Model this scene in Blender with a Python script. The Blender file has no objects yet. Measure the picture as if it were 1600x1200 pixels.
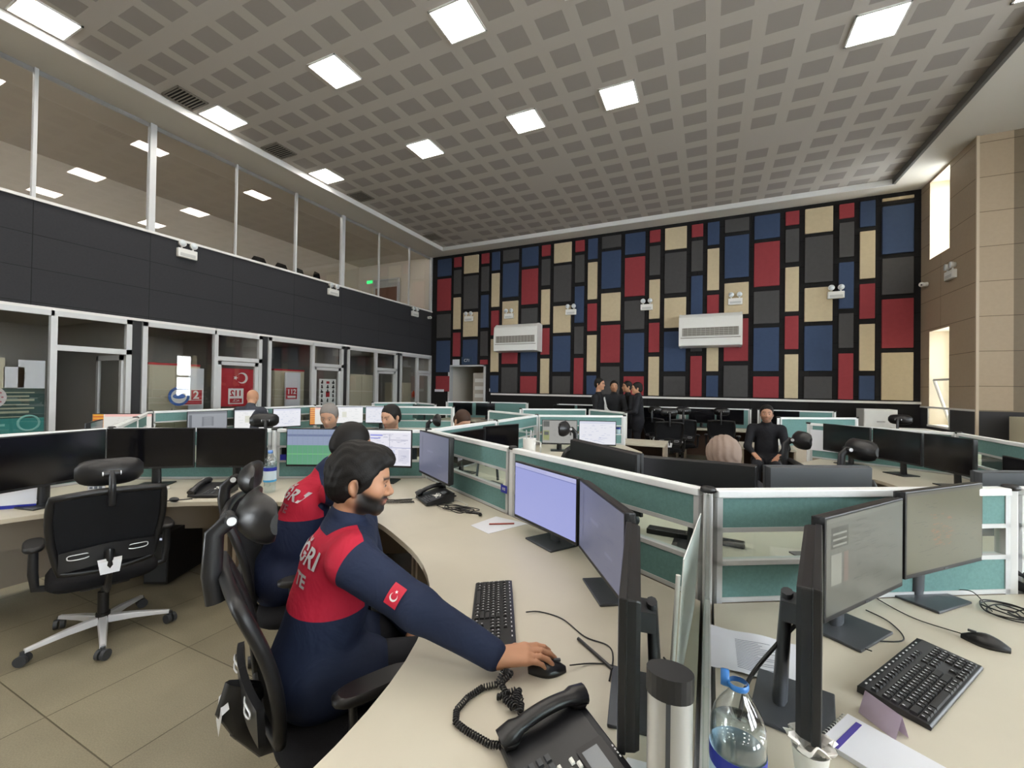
import bpy, math, random
import numpy as np
from mathutils import Vector, Matrix
random.seed(7)
S = bpy.context.scene
COL = S.collection
PI = math.pi
R = math.radians

# ------------------------------------------------------------------ camera
CAM = (0.0, 0.0, 1.57)
YAW, PITCH, ROLL, FPX = .43564, .0099857, .014687, 662.15
cd = bpy.data.cameras.new('camera'); cam = bpy.data.objects.new('camera', cd); COL.objects.link(cam)
cd.sensor_fit = 'HORIZONTAL'; cd.sensor_width = 36.0; cd.lens = FPX * 36.0 / 1600.0; cd.clip_start = .02; cd.clip_end = 200
_f = Vector((-math.sin(YAW) * math.cos(PITCH), math.cos(YAW) * math.cos(PITCH), math.sin(PITCH)))
_r = Vector((math.cos(YAW), math.sin(YAW), 0)); _u = _r.cross(_f)
_r2 = _r * math.cos(ROLL) + _u * math.sin(ROLL); _u2 = _u * math.cos(ROLL) - _r * math.sin(ROLL)
cam.matrix_world = Matrix(((_r2.x, _u2.x, -_f.x, CAM[0]), (_r2.y, _u2.y, -_f.y, CAM[1]), (_r2.z, _u2.z, -_f.z, CAM[2]), (0, 0, 0, 1)))
S.camera = cam
# ------------------------------------------------------------------ world, exposure
W = bpy.data.worlds.new('overcast_sky'); S.world = W; W.use_nodes = True
_b = W.node_tree.nodes['Background']; _b.inputs[0].default_value = (.90, .955, 1.0, 1); _b.inputs[1].default_value = 8.5
S.view_settings.view_transform = 'Standard'; S.view_settings.look = 'None'
S.view_settings.gamma = 1; S.view_settings.exposure = 1.5; S.view_settings.use_curve_mapping = False
LAMP = 10.5       # ceiling light panels
S.cycles.max_bounces = 8; S.cycles.diffuse_bounces = 5; S.cycles.glossy_bounces = 4
S.cycles.transmission_bounces = 6; S.cycles.transparent_max_bounces = 12
S.cycles.sample_clamp_indirect = 4.0; S.cycles.caustics_reflective = False; S.cycles.caustics_refractive = False
S.cycles.use_denoising = True

# ------------------------------------------------------------------ materials
def lin(c):
    if isinstance(c, str):
        c = [int(c[i:i + 2], 16) / 255 for i in (0, 2, 4)]
    return tuple((v / 12.92 if v <= .04045 else ((v + .055) / 1.055) ** 2.4) for v in c[:3]) + (1,)
_mats = {}
def mat(name, col='808080', rough=.6, metal=0, spec=.5, emit=None, es=0, noise=None, bump=None, coat=0):
    """noise=(scale, amount): tone variation; bump=(scale, strength)"""
    if name in _mats: return _mats[name]
    m = bpy.data.materials.new(name); m.use_nodes = True; nt = m.node_tree; p = nt.nodes['Principled BSDF']
    c = lin(col); p.inputs['Base Color'].default_value = c
    p.inputs['Roughness'].default_value = rough; p.inputs['Metallic'].default_value = metal
    p.inputs['Specular IOR Level'].default_value = spec; p.inputs['Coat Weight'].default_value = coat
    if emit is not None:
        p.inputs['Emission Color'].default_value = lin(emit); p.inputs['Emission Strength'].default_value = es
    if noise or bump:
        tc = nt.nodes.new('ShaderNodeTexCoord')
    if noise:
        n = nt.nodes.new('ShaderNodeTexNoise'); n.inputs['Scale'].default_value = noise[0]; n.inputs['Detail'].default_value = 6
        nt.links.new(tc.outputs['Object'], n.inputs['Vector'])
        r = nt.nodes.new('ShaderNodeMapRange'); r.inputs[1].default_value = .25; r.inputs[2].default_value = .75
        r.inputs[3].default_value = 1 - noise[1]; r.inputs[4].default_value = 1 + noise[1]
        nt.links.new(n.outputs[0], r.inputs[0])
        mx = nt.nodes.new('ShaderNodeVectorMath'); mx.operation = 'SCALE'; mx.inputs[0].default_value = c[:3]
        nt.links.new(r.outputs[0], mx.inputs['Scale']); nt.links.new(mx.outputs[0], p.inputs['Base Color'])
    if bump:
        n = nt.nodes.new('ShaderNodeTexNoise'); n.inputs['Scale'].default_value = bump[0]; n.inputs['Detail'].default_value = 3
        nt.links.new(tc.outputs['Object'], n.inputs['Vector'])
        b = nt.nodes.new('ShaderNodeBump'); b.inputs['Strength'].default_value = bump[1]; b.inputs['Distance'].default_value = .005
        nt.links.new(n.outputs[0], b.inputs['Height']); nt.links.new(b.outputs[0], p.inputs['Normal'])
    _mats[name] = m
    return m

def glass(name, tint=(.93, .97, .95), ior=1.5, extra=0.0, rough=0.0):
    if name in _mats: return _mats[name]
    m = bpy.data.materials.new(name); m.use_nodes = True; nt = m.node_tree; nt.nodes.clear()
    o = nt.nodes.new('ShaderNodeOutputMaterial'); t = nt.nodes.new('ShaderNodeBsdfTransparent'); g = nt.nodes.new('ShaderNodeBsdfGlossy')
    t.inputs[0].default_value = (*tint, 1); g.inputs[0].default_value = (1, 1, 1, 1); g.inputs['Roughness'].default_value = rough
    f = nt.nodes.new('ShaderNodeFresnel'); f.inputs[0].default_value = ior
    a = nt.nodes.new('ShaderNodeMath'); a.operation = 'ADD'; a.inputs[1].default_value = extra; a.use_clamp = True
    ge = nt.nodes.new('ShaderNodeNewGeometry'); iv = nt.nodes.new('ShaderNodeMath'); iv.operation = 'SUBTRACT'; iv.inputs[0].default_value = 1; nt.links.new(ge.outputs['Backfacing'], iv.inputs[1])
    f2 = nt.nodes.new('ShaderNodeMath'); f2.operation = 'MULTIPLY'; f2.inputs[1].default_value = 1.8; f2.use_clamp = True; nt.links.new(f.outputs[0], f2.inputs[0])
    ml = nt.nodes.new('ShaderNodeMath'); ml.operation = 'MULTIPLY'
    mx = nt.nodes.new('ShaderNodeMixShader'); nt.links.new(f2.outputs[0], a.inputs[0]); nt.links.new(a.outputs[0], ml.inputs[0]); nt.links.new(iv.outputs[0], ml.inputs[1]); nt.links.new(ml.outputs[0], mx.inputs[0])
    nt.links.new(t.outputs[0], mx.inputs[1]); nt.links.new(g.outputs[0], mx.inputs[2]); nt.links.new(mx.outputs[0], o.inputs[0])
    _mats[name] = m
    return m

def frosted(name, col, alpha):
    if name in _mats: return _mats[name]
    m = mat(name, col, .35, spec=.6); m.node_tree.nodes['Principled BSDF'].inputs['Alpha'].default_value = alpha
    return m

def node_mat(name, build, rough=.6, spec=.5):
    if name in _mats: return _mats[name]
    m = bpy.data.materials.new(name); m.use_nodes = True; nt = m.node_tree; p = nt.nodes['Principled BSDF']
    p.inputs['Roughness'].default_value = rough; p.inputs['Specular IOR Level'].default_value = spec
    build(nt, p); _mats[name] = m
    return m

def grid_mat(name, c1, c2, joint, w, h, mortar, axes, rough=.6, offset=(0, 0), noise=(6, .06), bumpy=True, spec=.5, speckle=None):
    """flat tiles w x h with thin joints, laid in the plane given by axes (object coordinates)"""
    def build(nt, p):
        tc = nt.nodes.new('ShaderNodeTexCoord'); sp = nt.nodes.new('ShaderNodeSeparateXYZ'); cb = nt.nodes.new('ShaderNodeCombineXYZ')
        nt.links.new(tc.outputs['Object'], sp.inputs[0])
        for k, a in enumerate(axes):
            ad = nt.nodes.new('ShaderNodeMath'); ad.inputs[1].default_value = offset[k]
            nt.links.new(sp.outputs['XYZ'.index(a)], ad.inputs[0]); nt.links.new(ad.outputs[0], cb.inputs[k])
        br = nt.nodes.new('ShaderNodeTexBrick'); br.offset = 0; br.squash = 1
        br.inputs['Scale'].default_value = 1; br.inputs['Brick Width'].default_value = w; br.inputs['Row Height'].default_value = h
        br.inputs['Mortar Size'].default_value = mortar; br.inputs['Mortar Smooth'].default_value = .1; br.inputs['Bias'].default_value = 0
        br.inputs['Color1'].default_value = lin(c1); br.inputs['Color2'].default_value = lin(c2); br.inputs['Mortar'].default_value = lin(joint)
        nt.links.new(cb.outputs[0], br.inputs['Vector'])
        n = nt.nodes.new('ShaderNodeTexNoise'); n.inputs['Scale'].default_value = noise[0]; n.inputs['Detail'].default_value = 8
        nt.links.new(tc.outputs['Object'], n.inputs['Vector'])
        r = nt.nodes.new('ShaderNodeMapRange'); r.inputs[1].default_value = .3; r.inputs[2].default_value = .7
        r.inputs[3].default_value = 1 - noise[1]; r.inputs[4].default_value = 1 + noise[1]; nt.links.new(n.outputs[0], r.inputs[0])
        src = r.outputs[0]
        if speckle:
            n2 = nt.nodes.new('ShaderNodeTexNoise'); n2.inputs['Scale'].default_value = speckle[0]; n2.inputs['Detail'].default_value = 2
            nt.links.new(tc.outputs['Object'], n2.inputs['Vector'])
            r2 = nt.nodes.new('ShaderNodeMapRange'); r2.inputs[1].default_value = .35; r2.inputs[2].default_value = .65
            r2.inputs[3].default_value = 1 - speckle[1]; r2.inputs[4].default_value = 1 + speckle[1]; nt.links.new(n2.outputs[0], r2.inputs[0])
            mu = nt.nodes.new('ShaderNodeMath'); mu.operation = 'MULTIPLY'; nt.links.new(src, mu.inputs[0]); nt.links.new(r2.outputs[0], mu.inputs[1]); src = mu.outputs[0]
        mx = nt.nodes.new('ShaderNodeVectorMath'); mx.operation = 'SCALE'
        nt.links.new(br.outputs['Color'], mx.inputs[0]); nt.links.new(src, mx.inputs['Scale']); nt.links.new(mx.outputs[0], p.inputs['Base Color'])
        if bumpy:
            b = nt.nodes.new('ShaderNodeBump'); b.inputs['Strength'].default_value = .5; b.inputs['Distance'].default_value = .004; b.invert = True
            nt.links.new(br.outputs['Fac'], b.inputs['Height']); nt.links.new(b.outputs[0], p.inputs['Normal'])
    return node_mat(name, build, rough, spec)

M = {}
M['floor'] = grid_mat('floor_tile', '8d8672', '857e6b', '57503f', .6, .6, .003, 'XY', .42, (2.8 + 6, -.9 + 6), (2.2, .13), True, .4, (160, .10))
M['left_band'] = grid_mat('charcoal_acoustic_cladding', '343437', '333336', '1f1f21', 1.36, .47, .004, 'YZ', .85, (-2.49 + 8.16, -4.08 + 4.7), (40, .05), True, .2)
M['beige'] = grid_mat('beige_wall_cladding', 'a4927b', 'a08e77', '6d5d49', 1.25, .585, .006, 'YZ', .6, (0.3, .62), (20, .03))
M['beige_x'] = grid_mat('beige_wall_cladding_dimmed', '726552', '70624f', '4c4031', 1.25, .585, .006, 'XZ', .6, (-4.06, .62), (20, .03))  # darker copy of the same cladding, offsetting strong window light
M['back_black'] = grid_mat('black_acoustic_base', '222122', '212021', '121212', 1.2, .6, .006, 'XZ', .9, (.3, .3), (60, .08), True, .2)
M['wall_grey'] = mat('grey_office_paint', 'a3a09b', .8)
M['gallery'] = mat('gallery_beige_paint', 'd9cfbf', .85)
M['white_trim'] = mat('white_painted_trim', 'd8d7d4', .5)
M['ceil_plain'] = mat('plain_plaster_ceiling', 'c9c3b8', .85)
M['alu'] = mat('brushed_aluminium', 'c6c8c9', .35, .75)
M['alu_paint'] = mat('silver_painted_frame', 'c3c5c6', .42, .15)
M['white_rail'] = mat('white_powder_coat', 'e6e9ea', .35)
M['teal'] = mat('teal_fabric', '678c8a', .85, noise=(90, .10), bump=(500, .25), spec=.3)
M['glass'] = glass('clear_glass', (.91, .92, .92), 1.5, .015)
M['glass_p'] = glass('partition_glass', (.90, .97, .95), 1.45)
M['desk'] = mat('light_maple_laminate', 'bfb9a9', .42, noise=(3, .05), spec=.45)
M['desk_edge'] = mat('pale_desk_edging', 'b5ab97', .55)
M['panel_beige'] = mat('warm_grey_laminate', '9a8d7c', .6)
M['black'] = mat('black_plastic', '161618', .42)
M['black_s'] = mat('satin_black_plastic', '1e1f22', .33)
M['black_m'] = mat('matte_black_fabric', '151518', .9, bump=(300, .3), spec=.25)
M['mesh'] = mat('dark_mesh_fabric', '202124', .9, bump=(700, .6), spec=.2)
M['leather'] = mat('black_leatherette', '19191b', .34, bump=(60, .12))
M['grey_d'] = mat('dark_grey_plastic', '3b3e42', .45)
M['stand'] = mat('graphite_stand', '4a4d52', .38, .3)
M['chrome'] = mat('chrome', 'd5d5d8', .15, 1)
M['chrome_b'] = mat('bright_silver_plate', 'e4e6ea', .3, .3)
M['key'] = mat('keycap_black', '1c1c1e', .5)
M['keymark'] = mat('keycap_legend', 'c9c9cc', .6)
M['white'] = mat('white_plastic', 'dcdcd8', .4)
M['paper'] = mat('white_paper', 'd9dbe2', .8)
M['ink'] = mat('printed_ink', '6d7383', .8)
M['red'] = mat('sign_red', 'b01f2b', .5)
M['signwhite'] = mat('sign_white', 'e2e2e0', .5)
M['navyblue'] = mat('label_blue', '27329a', .4)
M['cream_cab'] = mat('cream_cabinet', 'c6bfa8', .5)
M['dark_wood'] = mat('brown_laminate', '4a352a', .55)
M['screen_off'] = mat('screen_glass_off', '0b0b0f', .12, spec=.6)

def felt(name, col): return mat(name, col, .9, noise=(12, .05), bump=(200, .2), spec=.2)
FELT = {'blue': felt('blue_felt', '3a4862'), 'red': felt('red_felt', '8c3a3f'), 'grey': felt('grey_felt', '494848'), 'cream': felt('cream_felt', 'bfb093')}

# ------------------------------------------------------------------ mesh builder
class MB:
    def __init__(s): s.v = []; s.f = []; s.sm = []
    def add(s, vs, fs, smooth=False):
        n = len(s.v); s.v += [tuple(map(float, v)) for v in vs]
        for f in fs: s.f.append(tuple(i + n for i in f)); s.sm.append(smooth)
        return s
    def box(s, c, d, rz=0, rx=0, ry=0):
        hx, hy, hz = d[0] / 2, d[1] / 2, d[2] / 2
        m = Matrix.Rotation(rz, 3, 'Z') @ Matrix.Rotation(ry, 3, 'Y') @ Matrix.Rotation(rx, 3, 'X')
        vs = [m @ Vector((x, y, z)) + Vector(c) for x in (-hx, hx) for y in (-hy, hy) for z in (-hz, hz)]
        return s.add(vs, [(0, 1, 3, 2), (4, 6, 7, 5), (0, 4, 5, 1), (2, 3, 7, 6), (0, 2, 6, 4), (1, 5, 7, 3)])
    def b2(s, p, q):
        return s.box([(a + b) / 2 for a, b in zip(p, q)], [abs(b - a) for a, b in zip(p, q)])
    def ring(s, loops, closed=True, caps=True, smooth=True):
        n = len(loops[0]); vs = [p for l in loops for p in l]; fs = []
        for i in range(len(loops) - 1):
            for j in range(n if closed else n - 1):
                k = (j + 1) % n; fs.append((i * n + j, i * n + k, (i + 1) * n + k, (i + 1) * n + j))
        s.add(vs, fs, smooth)
        if caps:
            s.add(loops[0], [tuple(reversed(range(n)))]); s.add(loops[-1], [tuple(range(n))])
        return s
    def cyl(s, a, b, r, r2=None, n=16, caps=True):
        a, b = Vector(a), Vector(b); r2 = r if r2 is None else r2
        d = (b - a).normalized(); x = d.orthogonal().normalized(); y = d.cross(x)
        L = [[p + x * (q * math.cos(t)) + y * (q * math.sin(t)) for t in [2 * PI * k / n for k in range(n)]] for p, q in ((a, r), (b, r2))]
        return s.ring(L, caps=caps)
    def tube(s, pts, r, n=8, flat=1.0, up=None, closed=False):
        P = [Vector(p) for p in pts]; L = []; prev = None
        m = len(P)
        for i, p in enumerate(P):
            if closed: d = P[(i + 1) % m] - P[i - 1]
            else: d = P[min(i + 1, m - 1)] - P[max(i - 1, 0)]
            if d.length < 1e-9: d = Vector((0, 0, 1))
            d.normalize()
            if up is not None: x = d.cross(Vector(up)); x = x.normalized() if x.length > 1e-6 else d.orthogonal().normalized()
            elif prev is None: x = d.orthogonal().normalized()
            else: x = (prev - d * prev.dot(d)).normalized()
            prev = x; y = d.cross(x); rr = r[i] if isinstance(r, (list, tuple)) else r
            L.append([p + x * (rr * math.cos(2 * PI * k / n)) + y * (rr * flat * math.sin(2 * PI * k / n)) for k in range(n)])
        if closed: return s.ring(L + [L[0]], caps=False)
        return s.ring(L)
    def lathe(s, prof, c=(0, 0, 0), n=24, axis='Z', caps=True):
        L = []
        for r, h in prof:
            l = []
            for k in range(n):
                t = 2 * PI * k / n; p = (r * math.cos(t), r * math.sin(t), h)
                if axis == 'Y': p = (p[0], p[2], p[1])
                if axis == 'X': p = (p[2], p[0], p[1])
                l.append((p[0] + c[0], p[1] + c[1], p[2] + c[2]))
            L.append(l)
        return s.ring(L, caps=caps)
    def prism(s, poly, z0, z1, smooth=False):
        n = len(poly); a = [(x, y, z0) for x, y in poly]; b = [(x, y, z1) for x, y in poly]
        s.add(a + b, [(i, (i + 1) % n, n + (i + 1) % n, n + i) for i in range(n)], smooth)
        return s.add(a, [tuple(reversed(range(n)))]).add(b, [tuple(range(n))])
    def ball(s, c, r, n=16, m=10, M3=None):
        rr = r if isinstance(r, (tuple, list)) else (r, r, r); L = []
        for i in range(m + 1):
            t = PI * (i / m); t = min(max(t, .02), PI - .02)
            l = []
            for k in range(n):
                p = Vector((rr[0] * math.sin(t) * math.cos(2 * PI * k / n), rr[1] * math.sin(t) * math.sin(2 * PI * k / n), -rr[2] * math.cos(t)))
                if M3: p = M3 @ p
                l.append(p + Vector(c))
            L.append(l)
        return s.ring(L)
    def sheet(s, fn, nu, nv, th=0.0, smooth=True):
        """a curved sheet fn(u,v)->point, given thickness along its normal"""
        P = [[Vector(fn(i / nu, j / nv)) for j in range(nv + 1)] for i in range(nu + 1)]
        w = nv + 1; vs = [p for row in P for p in row]
        F = [(i * w + j, (i + 1) * w + j, (i + 1) * w + j + 1, i * w + j + 1) for i in range(nu) for j in range(nv)]
        if th == 0: return s.add(vs, F, smooth)
        N = []
        for i in range(nu + 1):
            for j in range(nv + 1):
                a = P[min(i + 1, nu)][j] - P[max(i - 1, 0)][j]; b = P[i][min(j + 1, nv)] - P[i][max(j - 1, 0)]
                N.append(a.cross(b).normalized())
        top = [p + n * th / 2 for p, n in zip(vs, N)]; bot = [p - n * th / 2 for p, n in zip(vs, N)]
        k = len(vs); s.add(top + bot, F + [tuple(x + k for x in reversed(f)) for f in F], smooth)
        bd = [i * w for i in range(nu + 1)] + [nu * w + j for j in range(1, w)] + [i * w + nv for i in range(nu - 1, -1, -1)] + [j for j in range(nv - 1, 0, -1)]
        vs2 = [top[i] for i in bd] + [bot[i] for i in bd]; q = len(bd)
        return s.add(vs2, [(i, i + q, (i + 1) % q + q, (i + 1) % q) for i in range(q)])
    def build(s, name, m, parent=None, loc=(0, 0, 0), rz=0, bevel=0, segs=2, label=None, sub=0):
        me = bpy.data.meshes.new(name); me.from_pydata(s.v, [], s.f); me.materials.append(m)
        me.polygons.foreach_set('use_smooth', s.sm); me.update()
        o = bpy.data.objects.new(name, me); COL.objects.link(o)
        if parent is not None: o.parent = parent
        o.location = loc; o.rotation_euler = (0, 0, rz)
        if bevel:
            b = o.modifiers.new('bevel', 'BEVEL'); b.width = bevel; b.segments = segs; b.limit_method = 'ANGLE'; b.angle_limit = R(40)
        if sub:
            b = o.modifiers.new('sub', 'SUBSURF'); b.levels = sub; b.render_levels = sub
        if label: o['label'] = label
        return o

def tag(o, label=None, cat=None, group=None, kind=None):
    if label: o['label'] = label
    if cat: o['category'] = cat
    if group: o['group'] = group
    if kind: o['kind'] = kind
    return o
def thing(name, label, cat, loc=(0, 0, 0), rz=0, group=None):
    o = bpy.data.objects.new(name, None); COL.objects.link(o); o.empty_display_size = .1
    o.location = loc; o.rotation_euler = (0, 0, rz)
    return tag(o, label, cat, group)
def struct(name, mb, m, **k):
    o = mb.build(name, m, **k)
    if k.get('parent') is None: o['kind'] = 'structure'
    return o
KIDS = {}
def copy_tree(o, loc, rz, label, group=None, name=None):
    def kids(p): return [c for c in bpy.data.objects if c.parent is p]
    c = o.copy(); COL.objects.link(c); c.location = loc; c.rotation_euler = (0, 0, rz); c['label'] = label
    if group: c['group'] = group
    for ch in o.children:
        d = ch.copy(); COL.objects.link(d); d.parent = c
        for g in ch.children:
            e = g.copy(); COL.objects.link(e); e.parent = d
    return c
def text_data(s, size, extrude=.0008, align='CENTER', bold=0.0):
    cu = bpy.data.curves.new('t', 'FONT'); cu.body = s; cu.size = size; cu.extrude = extrude; cu.offset = bold
    cu.align_x = align; cu.align_y = 'CENTER'
    o = bpy.data.objects.new('t', cu); COL.objects.link(o); bpy.context.view_layer.update()
    me = bpy.data.meshes.new_from_object(o.evaluated_get(bpy.context.evaluated_depsgraph_get()))
    bpy.data.objects.remove(o); bpy.data.curves.remove(cu)
    V = [tuple(v.co) for v in me.vertices]; F = [tuple(p.vertices) for p in me.polygons]
    bpy.data.meshes.remove(me)
    return V, F
def text(name, s, size, m, parent, loc, X, Y, mirror=False, bold=0.0, extrude=.001):
    """letters whose reading direction is X and whose up is Y, in parent's space"""
    V, F = text_data(s, size, extrude, bold=bold); X = Vector(X).normalized(); Y = Vector(Y).normalized(); Z = X.cross(Y)
    if mirror: X = -X
    b = MB(); b.add([Vector(loc) + X * v[0] + Y * v[1] + Z * v[2] for v in V], F)
    return b.build(name, m, parent)
def crescent_star(name, size, m, parent, loc, X, Y, mirror=False, th=.002):
    X = Vector(X).normalized(); Y = Vector(Y).normalized(); Z = X.cross(Y)
    if mirror: X = -X
    b = MB()
    def em(poly):
        # fan around centroid-free strip: poly given as list of quads
        pass
    n = 28; r1, r2, off = size * .5, size * .4, size * .125
    # outer circle points and inner circle points sharing tips
    xi = (r1 * r1 - r2 * r2 + off * off) / (2 * off); yi = math.sqrt(max(r1 * r1 - xi * xi, 0))
    a1 = math.atan2(yi, xi); a2 = math.atan2(yi, xi - off)
    O = []; I = []
    for k in range(n + 1):
        t = a1 + (2 * PI - 2 * a1) * k / n; O.append((r1 * math.cos(t), r1 * math.sin(t)))
        t = a2 + (2 * PI - 2 * a2) * k / n; I.append((off + r2 * math.cos(t), r2 * math.sin(t)))
    V = [Vector(loc) + X * p[0] + Y * p[1] + Z * th for p in O + I]
    b.add(V, [(k, k + 1, n + 1 + k + 1, n + 1 + k) for k in range(n)])
    c = (size * .62, 0); rs = size * .23; st = []
    for k in range(10):
        q = rs if k % 2 == 0 else rs * .4; t = PI + k * PI / 5; st.append((c[0] + q * math.cos(t), c[1] + q * math.sin(t)))
    V = [Vector(loc) + X * p[0] + Y * p[1] + Z * th for p in st + [c]]
    b.add(V, [(10, k, (k + 1) % 10) for k in range(10)])
    return b.build(name, m, parent)

# ================================================================== ROOM
XL, XR, YB, ZC = -8.52, 4.06, 11.8, 5.94
YF, XE = -6.0, 7.6                      # front wall behind the viewer, east wall of the wide part
ZF = 6.05
struct('floor', MB().b2((XL - 3.6, YF, -.12), (XE + .3, YB + 2.6, 0)), M['floor'])

def ceil_mat():
    def build(nt, p):
        tc = nt.nodes.new('ShaderNodeTexCoord'); sp = nt.nodes.new('ShaderNodeSeparateXYZ'); nt.links.new(tc.outputs['Object'], sp.inputs[0])
        def mth(op, a, b=None, clamp=False):
            n = nt.nodes.new('ShaderNodeMath'); n.operation = op; n.use_clamp = clamp
            for i, x in enumerate((a, b)):
                if x is None: continue
                if isinstance(x, (int, float)): n.inputs[i].default_value = x
                else: nt.links.new(x, n.inputs[i])
            return n.outputs[0]
        ms = []; cells = []
        for ax, per, off, half in ((0, .514, 1.54 + 51.4, .172), (1, .53, 10.6 * 3 - 6.205 + 0, .158)):
            t = mth('DIVIDE', mth('ADD', sp.outputs[ax], off), per)
            fr = mth('FRACT', t); cells.append(mth('FLOOR', t))
            d = mth('MULTIPLY', mth('ABSOLUTE', mth('SUBTRACT', fr, .5)), per)
            ms.append(mth('SUBTRACT', 1.0, mth('DIVIDE', mth('SUBTRACT', d, half), .006, True), True))
        sq = mth('MULTIPLY', ms[0], ms[1])
        cb = nt.nodes.new('ShaderNodeCombineXYZ'); nt.links.new(cells[0], cb.inputs[0]); nt.links.new(cells[1], cb.inputs[1])
        wn = nt.nodes.new('ShaderNodeTexWhiteNoise'); wn.noise_dimensions = '3D'; nt.links.new(cb.outputs[0], wn.inputs[0])
        plain = mth('GREATER_THAN', wn.outputs[0], .025); sq = mth('MULTIPLY', sq, plain)
        # fine perforation
        vo = nt.nodes.new('ShaderNodeTexVoronoi'); vo.inputs['Scale'].default_value = 70; vo.inputs['Randomness'].default_value = 0
        nt.links.new(tc.outputs['Object'], vo.inputs['Vector'])
        mix = nt.nodes.new('ShaderNodeMix'); mix.data_type = 'RGBA'
        mix.inputs[6].default_value = lin('b4ada5'); mix.inputs[7].default_value = lin('99928c')
        nt.links.new(sq, mix.inputs[0]); nt.links.new(mix.outputs[2], p.inputs['Base Color'])
        b = nt.nodes.new('ShaderNodeBump'); b.inputs['Strength'].default_value = .25; b.inputs['Distance'].default_value = .01; b.invert = True
        nt.links.new(sq, b.inputs['Height']); nt.links.new(b.outputs[0], p.inputs['Normal'])
    return node_mat('perforated_ceiling_tile', build, .85, .2)
struct('ceiling', MB().b2((-7.78, YF, ZF), (3.46, 11.3, ZF + .1)), ceil_mat())
b = MB(); b.b2((XL - .1, YF, ZC), (-7.78, YB, ZF + .2)); b.b2((-7.78, 11.3, ZC), (XR + .46, YB, ZF + .2)); b.b2((3.46, YF, ZC), (XE, 10.05, ZF + .2)); b.b2((3.46, 10.05, ZC), (XR + .46, 11.3, ZF + .2))
struct('trim_1', b, M['ceil_plain'])
b = MB(); b.b2((-7.80, YF, ZC - .012), (-7.765, 11.3, ZC + .105)); b.b2((-7.8, 11.28, ZC - .012), (3.45, 11.32, ZC + .1))
struct('trim_2', b, M['white_trim'])
struct('trim_3', MB().b2((3.42, YF, ZC - .012), (3.47, 11.28, ZC + .1)), mat('grey_shade_strip', '5d5b57', .7))  # grey stands in for shade on this side of the ceiling step

# ---- back wall with door opening (x -7.76..-6.46, up to z 2.25)
DX0, DX1, DZ = -7.76, -6.46, 2.25
b = MB(); b.b2((XL, YB, 0), (DX0, YB + .15, 6)); b.b2((DX1, YB, 0), (XR, YB + .15, 6)); b.b2((DX0, YB, DZ), (DX1, YB + .15, 6))
struct('wall_back', b, M['back_black'])
struct('trim_4', MB().b2((-6.2, YB - .05, 1.355), (XR, YB, 1.405)), M['white_trim'])
b = MB(); b.b2((DX0 - .05, YB - .03, 0), (DX0 + .02, YB + .16, DZ + .05)); b.b2((DX1 - .02, YB - .03, 0), (DX1 + .05, YB + .16, DZ + .05)); b.b2((DX0 - .05, YB - .03, DZ), (DX1 + .05, YB + .16, DZ + .05))
struct('door_1', b, M['alu_paint'])
# corridor behind the back door
b = MB(); b.b2((DX0 - .25, YB + .15, 0), (DX0, YB + 2.4, 2.7)); b.b2((DX1, YB + .15, 0), (DX1 + .2, YB + 2.4, 2.7)); b.b2((DX0, YB + 2.3, 0), (DX1, YB + 2.4, 2.7)); b.b2((DX0, YB + .15, 2.6), (DX1, YB + 2.4, 2.7))
struct('wall_corridor', b, mat('corridor_paint', 'd5d1c8', .8))
t = thing('door_leaf', 'pale grey door leaf with narrow panels standing in the back wall doorway', 'door', (-7.05, YB + .35, 0))
MB().b2((-.02, 0, 0.01), (.5, .04, 2.06)).build('door_panel', mat('pale_door', 'b9b3a8', .6), t)
b = MB(); [b.b2((.05, -.012, .5 + k * .25), (.4, 0, .62 + k * .25)) for k in range(6)]; b.build('slot_panels', M['white'], t)
MB().cyl((-.0, -.05, 1.0), (.1, -.05, 1.0), .012).build('handle', M['chrome'], t)

# ---- right wall: wall_right with two window holes, then the wide part
WY0, WY1 = 10.62, 11.42
b = MB(); t_ = .45
b.b2((XR, 9.74, 1.32), (XR + t_, WY0, 6)); b.b2((XR, WY1, 1.32), (XR + t_, YB, 6)); b.b2((XR, WY0, 2.85), (XR + t_, WY1, 4.32)); b.b2((XR, WY0, 5.9), (XR + t_, WY1, 6))
struct('wall_right', b, M['beige'])
b = MB(); b.b2((XR, 9.742, 0), (XR + t_, WY0, 1.3)); b.b2((XR, WY1, 0), (XR + t_, YB, 1.3)); b.b2((XR, WY0, 0), (XR + t_, WY1, .95))
struct('trim_5', b, mat('dark_wainscot', '2b2a2c', .7))
b = MB(); b.b2((XR + .01, 9.741, 1.30), (XE, 9.74 + .3, 6))
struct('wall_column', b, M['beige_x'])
struct('trim_6', MB().b2((XR + .01, 9.735, 0), (XE, 10.04, 1.3)), mat('dark_wainscot'))
struct('trim_7', MB().b2((XR - .008, 9.72, 0), (XR + .03, 9.75, 5.94)), mat('corner_bead', 'b7a791', .5))
b = MB(); b.b2((XR - .01, 9.74, 1.29), (XR + .01, YB, 1.325)); b.b2((XR - .01, WY0 - .03, .93), (XR + .02, WY0, 1.3)); b.b2((XR - .01, WY1, .93), (XR + .02, WY1 + .03, 1.3)); b.b2((XR - .02, WY0 - .03, .92), (XR + .3, WY1 + .03, .96))
struct('trim_8', b, M['white_trim'])
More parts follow.
